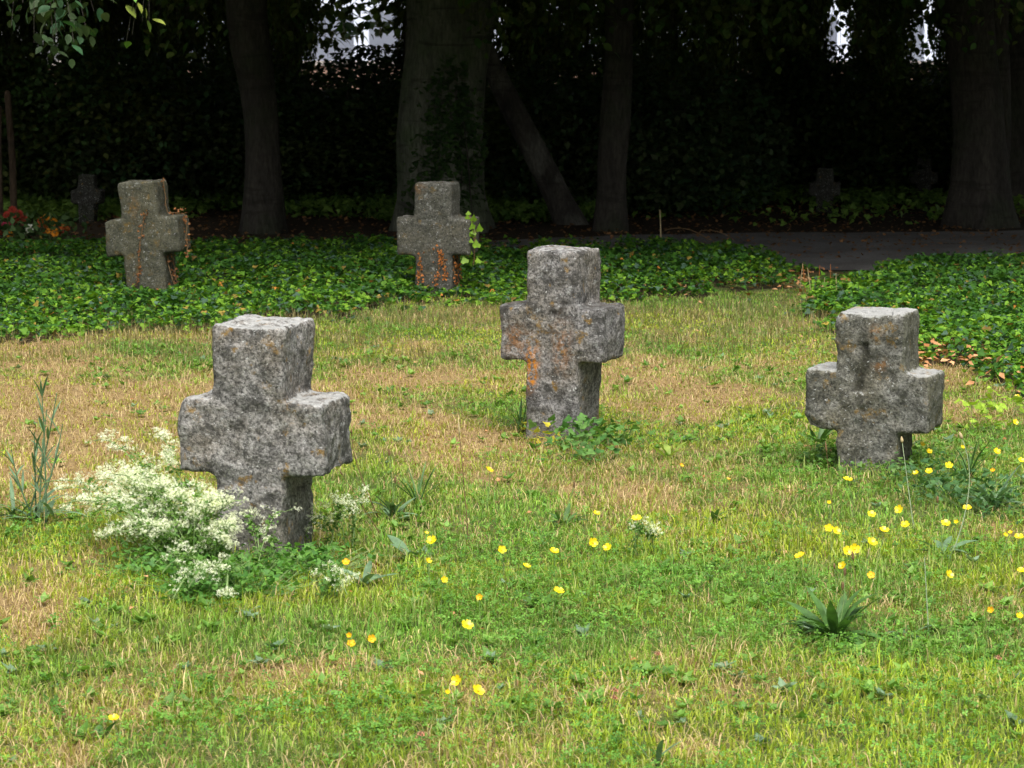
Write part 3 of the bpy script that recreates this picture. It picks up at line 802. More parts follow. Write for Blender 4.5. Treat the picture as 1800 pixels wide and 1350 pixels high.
lean = np.abs(RNG.normal(.75, .5, n)) + isdry * RNG.uniform(0, .9, n)
g1 = lerpc((.15, .26, .018), (.37, .43, .032), RNG.uniform(0, 1, n)); g2 = lerpc((.075, .205, .022), (.20, .33, .045), RNG.uniform(0, 1, n))
gm = sm(.35, .65, fbm(x * 1.3, y * 1.3, 200, 3))[:, None]
green = g1 * gm + g2 * (1 - gm)
green = green * (1 - .4 * dry[:, None]) + np.array([.42, .36, .05]) * .4 * dry[:, None]
straw = lerpc((.34, .24, .08), (.62, .50, .22), RNG.uniform(0, 1, n))
brown = RNG.uniform(0, 1, n) < .22
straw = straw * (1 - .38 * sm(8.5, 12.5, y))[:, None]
straw[brown] = lerpc((.16, .09, .045), (.34, .20, .09), RNG.uniform(0, 1, brown.sum()))
col = np.where(isdry[:, None], straw, green)
col = col * (.62 + .8 * fbm(x * 14, y * 9, 610, 3))[:, None] * (.75 + .5 * fbm(x * 2.6, y * 1.6, 640, 3))[:, None]
tip = np.where((RNG.uniform(0, 1, n) < .34)[:, None], col * .4 + np.array([.5, .42, .2]) * .6, col * 1.15)
me = blades('lawn_grass', P3, h, wd, RNG.uniform(0, 6.28, n), lean, col, tip)
tag(new_obj('lawn_grass', me, M_GRASS), 'short patchy lawn grass, green mixed with dry straw', 'grass', kind='stuff')

# flat lying straw litter
nS = 75000
P = pick(nS, 5.2, 17.0, .7, lambda y: np.clip((6.5 / y) ** 1.1, 0, 1))
x, y = P[:, 0], P[:, 1]; dry = dryness(x, y)
keep = (RNG.uniform(0, 1, nS) < dry * 1.3) & ~near_cross(x, y) & ~ivy_mask(x, y)
x, y = x[keep], y[keep]; n = len(x)
straw = lerpc((.28, .18, .08), (.60, .46, .24), RNG.uniform(0, 1, n))
me = blades('straw', np.stack([x, y, gh(x, y) + RNG.uniform(.002, .014, n)], 1), RNG.uniform(.03, .08, n), RNG.uniform(.0016, .003, n), RNG.uniform(0, 6.28, n), RNG.uniform(1.2, 1.6, n), straw, bend=.1)
tag(new_obj('straw_litter', me, M_GRASS), 'dry straw lying flat between the grass', 'dry grass', kind='stuff')

# clover and other small round leaves in the greener patches
def tref():
    V = []; F = []
    for k in range(3):
        a = k * 2.094
        for (lx, ly, lz) in ((0, .05, 0), (.34, .55, .10), (.18, .95, .08), (-.18, .95, .08), (-.34, .55, .10)):
            V.append((lx * math.cos(a) - ly * math.sin(a), lx * math.sin(a) + ly * math.cos(a), lz))
        o = k * 5; F += [(o, o + 1, o + 2), (o, o + 2, o + 3), (o, o + 3, o + 4)]
    return V, F
nC = 120000
P = pick(nC, 5.2, 15.0, .7, lambda y: np.clip((6.5 / y) ** 1.3, 0, 1))
x, y = P[:, 0], P[:, 1]; dry = dryness(x, y)
cl = fbm(x * 1.9, y * 1.9, 300, 4)
keep = (RNG.uniform(0, 1, nC) < np.clip((cl - .36) * 5, 0, 1) * np.clip(1.0 - dry * 1.7, 0, 1)) & ~near_cross(x, y) & ~ivy_mask(x, y)
x, y = x[keep], y[keep]; n = len(x)
tv, tf = tref()
lc = lerpc((.06, .17, .025), (.18, .37, .05), RNG.uniform(0, 1, n))
me = scatter('clover', tv, tf, np.stack([x, y, gh(x, y) + RNG.uniform(.012, .045, n)], 1), rotm(RNG.uniform(0, 6.28, n), RNG.normal(-.0, .35, n), RNG.normal(0, .35, n)), RNG.uniform(.006, .012, n), lc)
tag(new_obj('clover', me, M_GRASS), 'low clover leaves filling the greener lawn patches', 'clover', kind='stuff')

# small broad leaved weeds sprinkled through the lawn
nW = 2600
P = pick(nW, 5.2, 14.5, .6, lambda y: np.clip((6.5 / y) ** 1.0, 0, 1))
wk = (RNG.uniform(0, 1, nW) < np.clip((fbm(P[:, 0] * 1.6, P[:, 1] * 1.6, 700, 3) - .34) * 4, .08, 1) * (1.1 - dryness(P[:, 0], P[:, 1]))) & ~ivy_mask(P[:, 0], P[:, 1]) & ~near_cross(P[:, 0], P[:, 1])
P = P[wk]; nW = len(P); kk = 7
x = np.repeat(P[:, 0], kk); y = np.repeat(P[:, 1], kk); n = len(x)
cw = lerpc((.085, .19, .03), (.20, .35, .06), RNG.uniform(0, 1, nW)); gw = RNG.uniform(0, 1, nW) < .12; cw[gw] = lerpc((.12, .20, .11), (.20, .29, .17), RNG.uniform(0, 1, gw.sum()))
cw = np.repeat(cw, kk, 0) * RNG.uniform(.8, 1.2, n)[:, None]
yw = np.tile(np.arange(kk) * 6.283 / kk, nW) + RNG.uniform(-.4, .4, n)
me = scatter('lawn_weeds', LEAF_T, LEAF_F, np.stack([x, y, gh(x, y) + .012], 1), rotm(yw, RNG.uniform(.1, .9, n), RNG.normal(0, .2, n)), np.repeat(RNG.uniform(.018, .045, nW), kk) * RNG.uniform(.7, 1.2, n), cw)
tag(new_obj('lawn_weeds', me, M_GRASS), 'small broad leaved weeds sprinkled through the lawn', 'weeds', kind='stuff')

# ------------------------------------------------------------------ ivy ground cover
IVT = [(0, 0, 0), (.30, -.10, .03), (.52, .22, .07), (.27, .42, .04), (0, .92, -.04), (-.27, .42, .04), (-.52, .22, .07), (-.30, -.10, .03), (0, .3, -.02)]
IVF = [(8, 0, 1, 2), (8, 2, 3, 4), (8, 4, 5, 6), (8, 6, 7, 0)]
def ivy_height(x, y):
    return (.03 + .14 * fbm(x * 1.6, y * 1.6, 400, 3) + .07 * fbm(x * 6, y * 6, 410, 2)) * (1 - .55 * np.exp(-(np.minimum(np.hypot((x - c4.location.x) / .4, (y - c4.location.y + .4) / .7), np.hypot((x - c5.location.x) / .4, (y - c5.location.y + .4) / .7))) ** 2))
nI = 215000
rng = RNG
y = rng.uniform(10.8, 22.6, nI) ; hw = y * .2 + 1.6
x = rng.uniform(-1, 1, nI) * hw
keep = ivy_mask(x, y) & ~near_cross(x, y)
keep &= rng.uniform(0, 1, nI) < .5 + .5 * (np.abs(x) < y * .2 + .2)
x, y = x[keep], y[keep]; n = len(x)
# mound is lower at its border
edge = np.zeros(n)
for dx, dy in ((.25, 0), (-.25, 0), (0, .5), (0, -.5), (0, -.9)): edge += ivy_mask(x + dx, y + dy)
thin = rng.uniform(0, 1, n) < .35 + .16 * edge
x, y, edge = x[thin], y[thin], edge[thin]; n = len(x)
hh = ivy_height(x, y) * (.22 + .155 * edge)
z = gh(x, y) + hh * rng.uniform(.25, 1.0, n) ** .6
top = (z - gh(x, y)) / np.maximum(hh, .01)
c = lerpc((.02, .07, .012), (.065, .17, .02), rng.uniform(0, 1, n))
yg = fbm(x * 2.2, y * 2.2, 440, 3)
lt = (rng.uniform(0, 1, n) < np.clip((yg - .42) * 2.2 + .45 * (edge < 5) + .2 * sm(18.5, 15.5, y), .04, .65))
c[lt] = lerpc((.07, .19, .018), (.19, .34, .03), rng.uniform(0, 1, lt.sum()))
bl = (rng.uniform(0, 1, n) < .15); c[bl] = lerpc((.04, .085, .05), (.08, .14, .09), rng.uniform(0, 1, bl.sum()))
dl = rng.uniform(0, 1, n) < .02; c[dl] = lerpc((.16, .10, .03), (.36, .26, .05), rng.uniform(0, 1, dl.sum()))
od = (rng.uniform(0, 1, n) < .004); c[od] = (.5, .2, .04)
sz = rng.uniform(.018, .052, n)
me = scatter('ivy_cover', IVT, IVF, np.stack([x, y, z], 1), rotm(rng.uniform(0, 6.28, n), rng.normal(-.35, .45, n), rng.normal(0, .4, n)), sz, c)
tag(new_obj('ivy_ground_cover', me, M_IVY), 'glossy green ivy carpet growing round the back crosses', 'ivy', kind='stuff')

# upright thin grass in the strip where the lawn meets the ivy
nU = 46000
y = rng.uniform(13.0, 18.8, nU); x = rng.uniform(-1, 1, nU) * (y * .2 + 1)
px, py = to_px(x, y, 0)
pr = np.exp(-((py - 588 + (px - 900) * .02) / 55) ** 2) * np.clip((fbm(x * 2, y * 2, 500, 3) - .3) * 2.5, 0, 1)
keep = (rng.uniform(0, 1, nU) < pr) & ~near_cross(x, y); x, y = x[keep], y[keep]; n = len(x)
cc = lerpc((.10, .15, .04), (.34, .26, .12), rng.uniform(0, 1, n))
me = blades('border_grass', np.stack([x, y, gh(x, y)], 1), rng.uniform(.04, .11, n), rng.uniform(.0025, .0045, n), rng.uniform(0, 6.28, n), np.abs(rng.normal(.4, .35, n)), cc)
tag(new_obj('border_grass', me, M_GRASS), 'taller thin grass along the edge of the ivy', 'grass', kind='stuff')

# low green ground cover beyond the path
nF = 60000
y = rng.uniform(24.6, 33, nF); x = rng.uniform(-1, 1, nF) * (y * .2 + 2)
px, py = to_px(x, y, 0)
st_ = sm(.40, .56, fbm(x * .6, y * .6, 520, 3)) * np.where(py > 392, 0, 1)
st_ = np.where(px > 1080, sm(.28, .46, fbm(x * .8, y * .8, 520, 3)) * np.where(py > 374 - (px - 1100) * .02, .12, .9), st_)
keep = rng.uniform(0, 1, nF) < st_; x, y = x[keep], y[keep]; n = len(x)
cc = lerpc((.06, .12, .025), (.17, .28, .05), rng.uniform(0, 1, n))
me = scatter('shade_cover', IVT, IVF, np.stack([x, y, gh(x, y) + rng.uniform(.02, .16, n)], 1), rotm(rng.uniform(0, 6.28, n), rng.normal(-.35, .5, n), rng.normal(0, .4, n)), rng.uniform(.05, .09, n), cc)
tag(new_obj('shade_ground_cover', me, M_IVY), 'dim green ground cover under the trees beyond the path', 'ground cover', kind='stuff')

# fallen leaves: on the shaded earth and a warm heap at the ivy edge on the right
nL = 5200
y = rng.uniform(20.5, 28, nL); x = rng.uniform(-1, 1, nL) * (y * .2 + 2)
a1 = at_h(1680, 630); a2 = at_h(1730, 655); a3 = at_h(1420, 505); a4 = at_h(1250, 505)
ex = np.concatenate([rng.normal(a1.x, .22, 220), rng.normal(a2.x, .25, 90), rng.normal(a3.x, .2, 120), rng.normal(a4.x, .6, 160), rng.uniform(-3.2, 3.2, 260)])
ey = np.concatenate([rng.normal(a1.y, .28, 220), rng.normal(a2.y, .4, 90), rng.normal(a3.y, .6, 120), rng.normal(a4.y, .5, 160), rng.uniform(6, 15, 260)])
ez = np.concatenate([rng.uniform(.03, .09, 220), rng.uniform(.03, .12, 90), rng.uniform(.02, .06, 280), rng.uniform(.02, .03, 260)])
x = np.concatenate([x, ex]); y = np.concatenate([y, ey]); z = np.concatenate([rng.uniform(.012, .03, nL), ez]) + gh(x, y)
n = len(x)
cc = lerpc((.10, .05, .025), (.26, .13, .05), rng.uniform(0, 1, n))
cc[nL:] = lerpc((.30, .12, .04), (.55, .30, .15), rng.uniform(0, 1, n - nL))
s_ = rng.uniform(.03, .06, n); s_[nL + 590:] *= .45
me = scatter('fallen', LEAF_T, LEAF_F, np.stack([x, y, z], 1), rotm(rng.uniform(0, 6.28, n), rng.normal(0, .35, n), rng.normal(0, .35, n)), s_, cc)
tag(new_obj('fallen_leaves', me, M_LITTER), 'brown and orange fallen leaves on the shaded earth and ivy edge', 'leaves', kind='stuff')

# ------------------------------------------------------------------ white flowering bedstraw
def bedstraw(label, root_px, tips, seed, dens=1.0):
    rg = np.random.default_rng(seed)
    b0 = at_h(*root_px, 0); base = Vector((b0.x, b0.y, float(gh(b0.x, b0.y))))
    root = empty('bedstraw_plant', base, 0, label, 'flowering plant')
    parts = []; FP = []; LV = []
    for (px, py, hh, full) in tips:
        tp = at_h(px, py, hh) - base
        st = Vector((tp.x * .12 + rg.normal(0, .04), tp.y * .15 + rg.normal(0, .04), 0))
        pts = curve_pts(st, tp, (0, 0, .10 + .3 * tp.length * .4), 12)
        parts.append(tube(pts, [.0016] * 12, 4, False))
        m_ = int(full * dens)
        for j in range(m_):                       # side panicles
            f = 1 - rg.uniform(0, .55) ** 1.2; i = min(10, int(f * 11)); q = pts[i].lerp(pts[min(11, i + 1)], f * 11 - i)
            dv = Vector(rg.normal(0, 1, 3)); dv.z = abs(dv.z) * .9; dv.normalize()
            L = rg.uniform(.015, .06) * (1.25 - .6 * f)
            e = q + dv * L
            parts.append(tube([q, e], [.0008, .0005], 3, False))
            k_ = rg.integers(9, 26)
            FP.append(np.array(e)[None] + rg.normal(0, .0085, (k_, 3)) * np.array([1, 1, .7]))
        for j in range(14):
            f = rg.uniform(.05, .8); i = min(10, int(f * 11)); LV.append(np.array(pts[i])[None] + rg.normal(0, .008, (5, 3)))
    tag(new_obj('stem', mesh_pd('stem', *merge(parts)), M_STEMG, root), kind='stuff')
    FP = np.concatenate(FP); n = len(FP)
    star = [(0, 0, .25), (1, .25, 0), (1, -.25, 0), (-.25, 1, 0), (.25, 1, 0), (-1, -.25, 0), (-1, .25, 0), (.25, -1, 0), (-.25, -1, 0)]
    sf = [(0, 2, 1), (0, 4, 3), (0, 6, 5), (0, 8, 7)]
    me_ = scatter('flowers', star, sf, FP, rotm(rg.uniform(0, 6.28, n), rg.normal(.3, .7, n), rg.normal(0, .7, n)), rg.uniform(.0030, .0048, n), np.ones((n, 3)) * .6)
    tag(new_obj('flowers', me_, M_WHITEF, root), kind='stuff')
    LV = np.concatenate(LV); n = len(LV)
    me_ = scatter('leaves', LEAF_T, LEAF_F, LV, rotm(rg.uniform(0, 6.28, n), rg.normal(0, .6, n), rg.normal(0, .6, n)), rg.uniform(.010, .02, n), lerpc((.07, .16, .03), (.15, .27, .05), rg.uniform(0, 1, n)))
    tag(new_obj('leaves', me_, M_GRASS, root), kind='stuff')
rg = random.Random(4)
tips = [(165, 775, .25, 14), (200, 790, .24, 14), (275, 765, .30, 20), (285, 800, .28, 24), (170, 835, .2, 16), (215, 830, .22, 18), (70, 850, .18, 10), (100, 862, .18, 14), (125, 880, .16, 14), (155, 885, .15, 20)]
for i in range(62):
    u_ = rg.random(); v_ = rg.random()
    px_ = 170 + 245 * u_ + rg.uniform(-20, 20); py_ = 815 + 60 * u_ + 110 * v_
    tips.append((px_, py_, max(.05, .26 - .20 * v_ - .03 * rg.random()), 11))
for i in range(4):
    tips.append((rg.uniform(70, 180), rg.uniform(840, 900), rg.uniform(.10, .18), 8))
for i in range(16):
    tips.append((rg.uniform(160, 290), rg.uniform(900, 960), rg.uniform(.05, .12), 11))
bedstraw('sprawling bush of tiny white flowers leaning left of the nearest cross', (360, 1005), tips, 61)
tips = [(rg.uniform(250, 400), rg.uniform(985, 1055), rg.uniform(.02, .07), 8) for _ in range(9)] + [(450, 935, .12, 8), (480, 955, .10, 5), (500, 900, .16, 6), (425, 905, .16, 10)]
bedstraw('thin low white flower stems in front of the nearest cross', (420, 1020), tips, 62, .7)
tips = [(620, 890, .14, 12), (612, 905, .12, 10), (585, 885, .16, 10), (580, 915, .1, 8), (640, 870, .12, 4), (560, 935, .06, 6)]
bedstraw('small sprig of white flowers just right of the nearest cross', (600, 965), tips, 63, .8)
tips = [(600, 1040, .03, 6), (560, 1015, .04, 5), (590, 1025, .03, 6), (610, 1045, .03, 5)]
bedstraw('few white blossoms low in the grass below the nearest cross', (575, 1055), tips, 64, .8)
tips = [(1142, 938, .09, 5), (1140, 952, .06, 6), (1104, 938, .06, 3)]
bedstraw('tiny white flower sprig among the buttercups in the middle lawn', (1135, 980), tips, 65, .8)

# ------------------------------------------------------------------ leafy plants
def leaf_mesh(name, L, W, droop, fold=.25, n=7, wav=0.0, seed=0):
    V = []; F = []
    rg_ = random.Random(seed)
    for i in range(n + 1):
        t = i / n
        y_ = L * (t - .12 * t * t * droop); z_ = L * (.30 * t - .38 * t * t * droop)
        w_ = W / 2 * (math.sin(math.pi * min(1, t * .93 + .07)) ** .8) * (1 + wav * rg_.uniform(-1, 1))
        if i == 0: w_ = W * .08
        if i == n: w_ = W * .01
        V += [(-w_, y_, z_ + w_ * fold), (0, y_, z_), (w_, y_, z_ + w_ * fold)]
    for i in range(n):
        a = i * 3; F += [(a, a + 1, a + 4, a + 3), (a + 1, a + 2, a + 5, a + 4)]
    return mesh_pd(name, V, F, True)
LM = {}
def rosette(name, label, cat, px, py, n, L, W, up, mt, seed, stalks=0, group=None, spread=6.283, a0=0, wav=0, jl=.35):
    p = at_h(px, py, 0); base = Vector((p.x, p.y, float(gh(p.x, p.y))))
    root = empty(name, base, 0, label, cat, group); rg_ = random.Random(seed)
    key = (round(L, 3), round(W, 3), wav, mt.name)
    if key not in LM:
        LM[key] = [leaf_mesh('leaf', L, W, d_, .3, wav=wav, seed=i_) for i_, d_ in enumerate((.5, .9, 1.3))]
        for q in LM[key]: q.materials.append(mt)
    for i in range(n):
        o = bpy.data.objects.new('leaf', rg_.choice(LM[key])); S.collection.objects.link(o); o.parent = root
        o.rotation_euler = (rg_.uniform(*up), rg_.uniform(-.25, .25), a0 + spread * i / n + rg_.uniform(-.3, .3))
        s_ = rg_.uniform(1 - jl, 1 + jl * .5); o.scale = (s_, s_, s_)
        o.location = (rg_.uniform(-.01, .01), rg_.uniform(-.01, .01), 0)
    for i in range(stalks):
        H = rg_.uniform(.12, .22); e = Vector((rg_.uniform(-.05, .05), rg_.uniform(-.03, .03), H))
        pts = curve_pts((0, 0, 0), e, (rg_.uniform(-.02, .02), 0, 0), 6)
        st = new_obj('stalk', mesh_pd('stalk', *tube(pts, [.0012] * 6, 5)), M_STEMG, root)
        V_, F_ = tube([e, e + Vector((0, 0, .008)), e + Vector((0, 0, .018)), e + Vector((0, 0, .024))], [.002, .0042, .004, .0012], 6)
        new_obj('seed_head', mesh_pd('seed_head', V_, F_), M_STEMB, st)
    return root
rosette('plantain_rosette', 'dark strap leaved plantain rosette in the lower right lawn', 'plant', 1468, 1128, 30, .20, .028, (.12, .95), M_WEED, 71, 2)
rosette('plantain_rosette', 'plantain rosette in the middle lawn below the lichen patched cross', 'plant', 990, 918, 13, .11, .017, (.1, .7), M_WEED, 72, 1)
rosette('plantain_rosette', 'bushy plantain right of the nearest cross in tall grass', 'plant', 690, 905, 14, .13, .018, (.2, .8), M_WEEDG, 73, 2)
rosette('plantain_rosette', 'large grey green leaved plant at the right edge by the buttercups', 'plant', 1745, 895, 15, .19, .026, (.3, .95), M_WEEDG, 74, 0)
rosette('plantain_rosette', 'grey green leaves between the buttercups at lower right', 'plant', 1655, 975, 9, .13, .024, (.0, .6), M_WEEDG, 75, 1)
rosette('plantain_rosette', 'small dark plantain left of the sunken cross', 'plant', 1255, 918, 9, .09, .017, (.2, .8), M_WEED, 76, 0)
rosette('plantain_rosette', 'low grey leaves beside the lower right plantain', 'plant', 1595, 1120, 8, .12, .018, (-.2, .4), M_WEEDG, 77, 0)
rosette('dock_plant', 'pair of broad pale oval leaves below the nearest cross on its right', 'plant', 720, 975, 5, .11, .040, (.1, .6), M_WEEDG, 78, 0, spread=4)
rosette('dock_plant', 'grey green upright leaf clump beside the orange buttercup right of the nearest cross', 'plant', 640, 1025, 7, .12, .022, (.2, .8), M_WEEDG, 79, 0)
rosette('dock_plant', 'yellowish broad leaves in the middle lawn right of the tiny sprig', 'plant', 1175, 812, 5, .13, .034, (.4, .9), leaf_mat('yellow_green_leaf', .3, .5, .3, base=(.24, .32, .06), var=.3, vscale=30), 80, 0)
rosette('dock_plant', 'single upright oval leaf beside the lone lower left buttercup', 'plant', 182, 1296, 3, .06, .024, (.6, 1.0), M_WEED, 81, 0)
rosette('dock_plant', 'bright leaf tuft at the foot of the sunken cross on its left', 'plant', 1440, 790, 11, .13, .020, (.2, .9), M_WEED, 82, 0)
rosette('dock_plant', 'long pale leaf rising at the bottom edge right of centre', 'plant', 1150, 1352, 4, .11, .014, (.6, 1.1), M_WEEDG, 83, 0)
rosette('dock_plant', 'small grey leaves in front of the low white flowers', 'plant', 430, 1075, 6, .05, .022, (.1, .5), M_WEEDG, 84, 0)
rosette('tall_grass_tuft', 'loose tuft of dark blades in the tall grass right of the nearest cross', 'grass tuft', 735, 885, 14, .16, .007, (.5, 1.2), M_WEED, 85, 0)
rosette('tall_grass_tuft', 'tuft of blades left foot of the lichen patched cross', 'grass tuft', 915, 765, 18, .17, .006, (.6, 1.2), M_WEED, 86, 0)
rosette('tall_grass_tuft', 'grass tuft at the right edge below the ivy', 'grass tuft', 1700, 850, 20, .20, .008, (.5, 1.2), M_WEED, 87, 0)

# leafy plants round the foot of the lichen patched cross and the nearest cross
def leafy(name, label, cat, spots, leafs, col, seed, n, hgt, mt=None, tv=IVT, tf=IVF, group=None):
    rg_ = np.random.default_rng(seed); c0 = at_h(*spots[0][:2], 0); base = Vector((c0.x, c0.y, 0))
    root = empty(name, base, 0, label, cat, group)
    L = []; parts = []
    for (px, py, r_) in spots:
        p = at_h(px, py, 0)
        q = np.stack([rg_.normal(p.x, r_, n), rg_.normal(p.y, r_ * 1.2, n)], 1)
        z_ = rg_.uniform(.01, hgt, n)
        for k_ in range(0, n, 3):
            parts.append(tube([Vector((p.x + (q[k_, 0] - p.x) * .4, p.y + (q[k_, 1] - p.y) * .4, 0)) - base, Vector((q[k_, 0], q[k_, 1], z_[k_])) - base], [.0013, .0009], 3, False))
        L.append(np.column_stack([q, z_ + gh(q[:, 0], q[:, 1])]))
    L = np.concatenate(L); L = L[~near_cross(L[:, 0], L[:, 1])] - np.array(base)[None]; m_ = len(L)
    tag(new_obj('stem', mesh_pd('stem', *merge(parts)), M_STEMG, root), kind='stuff')
    me_ = scatter('leaves', tv, tf, L, rotm(rg_.uniform(0, 6.28, m_), rg_.normal(.2, .5, m_), rg_.normal(0, .4, m_)), leafs * rg_.uniform(.6, 1.3, m_), lerpc(col[0], col[1], rg_.uniform(0, 1, m_)))
    tag(new_obj('leaves', me_, mt or M_IVY, root), kind='stuff')
leafy('ivy_plant', 'small ivy with yellowing leaves at the foot of the lichen patched cross', 'plant', [(935, 768, .04), (960, 785, .03), (975, 775, .03)], .032, ((.22, .28, .03), (.55, .45, .04)), 91, 16, .07)
leafy('weed_clump', 'green leafy weeds at the right foot of the lichen patched cross', 'plant', [(1010, 790, .07), (1050, 785, .07), (1085, 790, .06), (1030, 812, .07)], .036, ((.05, .14, .03), (.13, .25, .06)), 92, 60, .11)
leafy('weed_clump', 'fresh green leafy mat under the white flowers before the nearest cross', 'plant', [(430, 1020, .09), (350, 1020, .09), (500, 1010, .08), (290, 1000, .08), (560, 1000, .07), (440, 1045, .08), (350, 1050, .05)], .020, ((.05, .15, .025), (.14, .30, .05)), 93, 330, .075, M_GRASS)
leafy('weed_clump', 'leafy weeds around the foot of the sunken cross', 'plant', [(1480, 835, .06), (1560, 832, .07), (1620, 815, .08), (1440, 820, .06), (1585, 850, .08)], .022, ((.06, .15, .03), (.16, .27, .06)), 94, 110, .07, M_GRASS)
leafy('weed_clump', 'bright yellow green seedlings at the ivy edge on the far right', 'plant', [(1735, 745, .07), (1715, 760, .05), (1760, 730, .06)], .035, ((.22, .36, .03), (.34, .48, .06)), 95, 30, .14)
leafy('weed_clump', 'dark green leafy growth behind the buttercups at right', 'plant', [(1690, 880, .12), (1740, 900, .1), (1650, 860, .1)], .026, ((.035, .10, .03), (.09, .19, .06)), 96, 160, .09, M_GRASS)

# tall grassy weed on the left
p = at_h(60, 915, 0); base = Vector((p.x, p.y, 0))
root = empty('tall_weed', base, 0, 'tall grey green weed with upright stalks at the left edge', 'plant')
rg = random.Random(8)
for (tx, ty, wv) in ((72, 668, .1), (100, 690, .2), (82, 720, -.1), (20, 790, -.3), (110, 745, .3), (60, 760, 0)):
    e = at_d(tx, ty, p.y + rg.uniform(-.08, .08)) - base
    st = Vector((rg.uniform(-.03, .05), rg.uniform(-.04, .04), 0))
    pts = curve_pts(st, e, (wv * .08, 0, 0), 9)
    s_ = new_obj('stalk', mesh_pd('stalk', *tube(pts, [.004 - .0003 * i for i in range(9)], 5)), M_WEEDG, root)
    for j in range(7):
        i = rg.randint(2, 7)
        lm = leaf_mesh('leaf', rg.uniform(.07, .13), .009, rg.uniform(.2, .9), seed=j)
        lo = new_obj('leaf', lm, M_WEEDG, s_); lo.location = pts[i]; lo.rotation_euler = (rg.uniform(.4, 1.0), 0, rg.uniform(0, 6.28))
for i in range(26):
    lm = leaf_mesh('leaf', rg.uniform(.14, .24), .015, rg.uniform(.5, 1.3), seed=i)
    lo = new_obj('leaf', lm, M_WEEDG, root); lo.location = (rg.uniform(-.1, .08), rg.uniform(-.08, .08), 0); lo.rotation_euler = (rg.uniform(.0, .7), rg.uniform(-.2, .2), rg.uniform(0, 6.28))

# single stalks
def stalk(name, label, base_px, tip_px, mt, r0, head=None, sag=(0, 0, 0), mid=None, group=None, cat='stalk'):
    p = at_h(*base_px, 0); base = Vector((p.x, p.y, float(gh(p.x, p.y))))
    root = empty(name, base, 0, label, cat, group)
    e = at_d(*tip_px, p.y) - base
    if mid:
        m_ = at_d(*mid, p.y) - base; sag = m_ * 2 - e * .5 - (e / 2)
    pts = curve_pts((0, 0, -.01), e, sag, 12)
    new_obj('stem', mesh_pd('stem', *tube(pts, [r0 * (1 - .4 * i / 11) for i in range(12)], 5)), mt, root)
    if head:
        L, W, mh = head
        d = (pts[-1] - pts[-3]).normalized()
        ps = [e + d * L * k for k in (0, .25, .6, 1)]
        new_obj('seed_head', mesh_pd('seed_head', *tube(ps, [W * .4, W, W * .8, W * .15], 7), smooth=True), mh, root)
stalk('seed_stalk', 'pale bare stalk with a tan bud, left of the two before the sunken cross', (1607, 925), (1586, 778), M_STEMP, .0022, (.022, .006, M_STRAW))
stalk('seed_stalk', 'pale curved stalk with a tan bud, right of the sunken cross', (1670, 975), (1691, 772), M_STEMP, .0022, (.026, .0065, M_STRAW), mid=(1703, 860))
stalk('seed_stalk', 'long dark brown stalk standing in the middle lawn', (825, 950), (808, 765), M_STEMB, .0021, (.06, .0035, M_STRAW))
stalk('seed_stalk', 'thin brown stalk curving right of the nearest cross arm', (668, 905), (618, 762), M_STEMB, .0022, (.02, .004, M_STEMB), mid=(630, 820))
stalk('seed_stalk', 'short brown stalk right of the nearest cross stem', (672, 930), (602, 835), M_STEMB, .0016, (.02, .003, M_STEMB))
stalk('seed_stalk', 'thin dry stalk left of the long brown one', (748, 900), (712, 800), M_STRAW, .0012, (.02, .003, M_STRAW))
stalk('seed_stalk', 'reddish sorrel stalk left of the sunken cross', (1465, 905), (1453, 795), M_STEMB, .0014, (.04, .004, M_STEMB))
stalk('seed_stalk', 'plantain stalk with a dark head above the lower right rosette', (1475, 1090), (1467, 1000), M_STEMG, .0014, (.018, .004, M_STEMB))
stalk('seed_stalk', 'green stalk rising right of the lower right rosette', (1633, 1120), (1625, 980), M_STEMP, .0020, None)
stalk('seed_stalk', 'reddish sorrel stalk below the centre buttercups on the right', (1510, 1065), (1500, 985), M_STEMB, .0012, (.03, .004, M_STEMB))
stalk('seed_stalk', 'thin stalk in the left middle lawn', (965, 890), (955, 830), M_STEMB, .0012, (.02, .003, M_STEMB))
stalk('stick', 'thin pale upright stick at the far edge of the ivy', (1162, 424), (1160, 368), M_STRAW, .007, cat='stick')
stalk('twig', 'arched bare twig lying at the ivy edge by the path', (1250, 425), (1168, 405), M_STEMB, .005, sag=(0, 0, .12), cat='twig')
stalk('twig', 'low bare twig right of the arched one by the path', (1295, 424), (1230, 406), M_STEMB, .004, sag=(0, 0, .08), cat='twig')
for i in range(7):
    rg = random.Random(i + 40)
    bx = 1405 + i * 11
    stalk('dry_stalk', ('leftmost', 'second', 'third', 'fourth', 'fifth', 'sixth', 'rightmost')[i] + ' thin reddish dry stalk from the left in the gap of the ivy', (bx, 520 + rg.uniform(-8, 8)), (bx + rg.uniform(-8, 8), 462 + rg.uniform(0, 30)), M_ORDEAD if i % 2 else M_STRAW, .003, group='dry stalks in the ivy gap')

